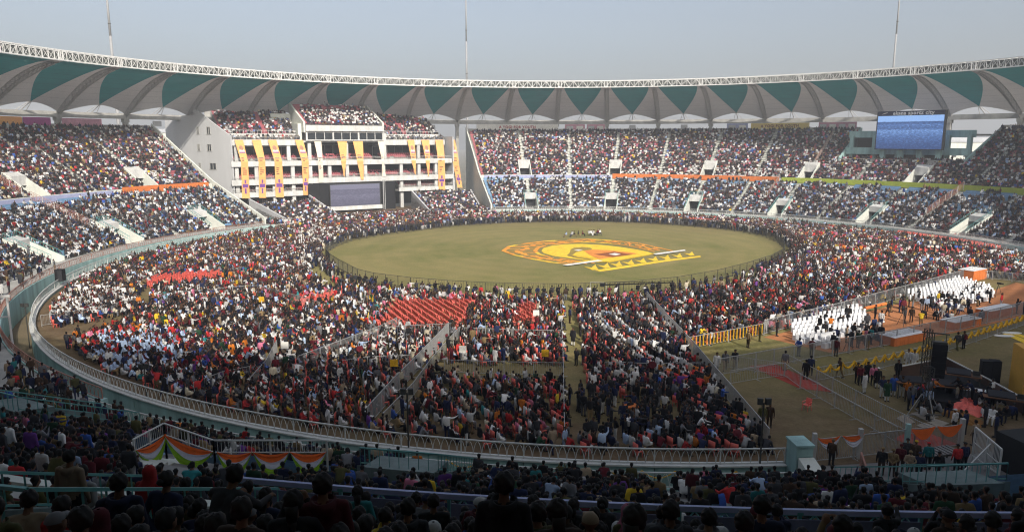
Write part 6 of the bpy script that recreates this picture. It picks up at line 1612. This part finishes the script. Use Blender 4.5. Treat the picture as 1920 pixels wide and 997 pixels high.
while r < 142:
    t = -PI; rowoff = R_.uniform(0, .6)
    while t < PI:
        t += R_.uniform(.46, .60) / r
        x, y = FOCUS.x + r * math.cos(t) + R_.uniform(-.1, .1), FOCUS.y + r * math.sin(t) + R_.uniform(-.08, .08)
        if x * x + y * y > 71.6 ** 2: continue
        p = (x, y)
        if inside(p, INX): continue
        q = proj(x, y, 0)
        if not q or not -80 < q[0] < 2000: continue
        if any(inside(p, e) for e in EXC): continue
        nz = math.sin(x * .33 + 1.1) * math.sin(y * .27 + .4) + .6 * math.sin(x * .9 - y * .7)
        if R_.random() < .06 + (.10 if nz > .9 else 0): continue
        f = face_to(p, FOCUS) + R_.uniform(-.4, .4)
        near_side = y < CY - 22
        if inside(p, INR):
            if near_side and (inside(p, INM) or R_.random() < .45): continue
            P.append(((x, y, 0), face_to(p, (CX, CY)) + R_.uniform(-.7, .7), R_.choice(['stand', 'stand_k', 'clasp', 'phone', 'lean', 'walk_k', 'raise', 'point']), pick(STANDMIX if R_.random() < .5 else OFFMIX))); continue
        if inside(p, COLZ):
            if math.sin(x * 2 * PI / 2.4) > .86: continue
        m = BLUEMIX if inside(p, BLUEZ) else REDMIX if inside(p, REDZ) else ({'white': 88, 'cream': 6, 'pale blue': 6} if math.sin(r * 2 * PI / 2.58) > .1 else OFFMIX) if inside(p, WHZ) else WHITEMIX if inside(p, WHL) or inside(p, WH2) or inside(p, WH3) else FIELDMIX
        s = R_.random()
        if m is FIELDMIX and nz < -.55 and R_.random() < .4: m = REDMIX
        if s < .15: P.append(((x, y, 0), f + R_.uniform(-1.2, 1.2), R_.choice(['stand', 'stand_k', 'clasp', 'walk_k', 'lean', 'raise', 'point']), pick(m)))
        else: P.append(((x, y, 0), f, 'sit_chair' if R_.random() < .30 else R_.choice(['sit', 'sit_k', 'sit_lean']), pick(m)))
    r += R_.uniform(.82, .90)
crowd('mass of people seated and standing on the sports field round the lawn', P)
P = []
for i in range(96):
    p = at(R_.uniform(1085, 1300), R_.uniform(750, 834)); 
    if not inside(p, VIP): P.append((p, R_.uniform(0, 6), R_.choice(['stand', 'clasp', 'walk_k', 'point']), pick(OFFMIX)))
for i in range(12): P.append((at(R_.uniform(1066, 1120), R_.uniform(590, 760)), R_.uniform(0, 6), R_.choice(['stand', 'clasp', 'stand_k']), pick(OFFMIX)))
for i in range(34): p = at(R_.uniform(1690, 1850), R_.uniform(570, 606)); P.append((p, R_.uniform(0, 6), R_.choice(['stand', 'sit', 'clasp', 'sit_lean']), pick(FIELDMIX if i % 3 else OFFMIX)))
for i in range(22): p = at(R_.uniform(1560, 1660), R_.uniform(600, 655)); P.append((p, R_.uniform(0, 6), R_.choice(['stand', 'sit', 'sit_lean']), pick(OFFMIX)))
for i in range(26): p = at(R_.uniform(1700, 1900), R_.uniform(745, 800)); P.append((p, R_.uniform(0, 6), R_.choice(['stand', 'sit', 'sit_lean']), pick(FIELDMIX if i % 2 else OFFMIX)))
for (x, y) in WHITE_SPOTS and [(w_[0], w_[1]) for w_ in WHITE_SPOTS]:
    if R_.random() < .10: P.append(((x, y, .03), face_to((x, y), FOCUS), 'sit', pick(OFFMIX)))
for px in (1062, 1073, 1076, 1084, 1092, 1104, 1108, 1112, 1115, 1121, 1124): P.append((at(px, 445 - (px - 1060) * .06), R_.uniform(0, 6), 'sit', pick(FIELDMIX)))
crowd('officials, ushers and media standing in the open areas of the field', P)
print('CAND', len(cand), sum(1 for c in cand if not c[4])); print('PEOPLE', NPEOPLE[0], 'NEAR REST', len(near_rest))
# ------------------------------------------------------------------ air: thin winter haze
b = MB(); b.box((0, 0, 43.9), (3300, 3300, 94.0)); hz = stuff(b.build('haze', None or M_DARK))
hz.data.materials.clear(); hm_ = bpy.data.materials.new('haze'); hm_.use_nodes = True; t = hm_.node_tree; t.nodes.remove(t.nodes['Principled BSDF'])
vs_ = t.nodes.new('ShaderNodeVolumePrincipled'); vs_.inputs['Color'].default_value = (.93, .96, 1.0, 1); vs_.inputs['Density'].default_value = .00075; vs_.inputs['Anisotropy'].default_value = 0.0
t.links.new(vs_.outputs[0], t.nodes['Material Output'].inputs['Volume']); hz.data.materials.append(hm_)
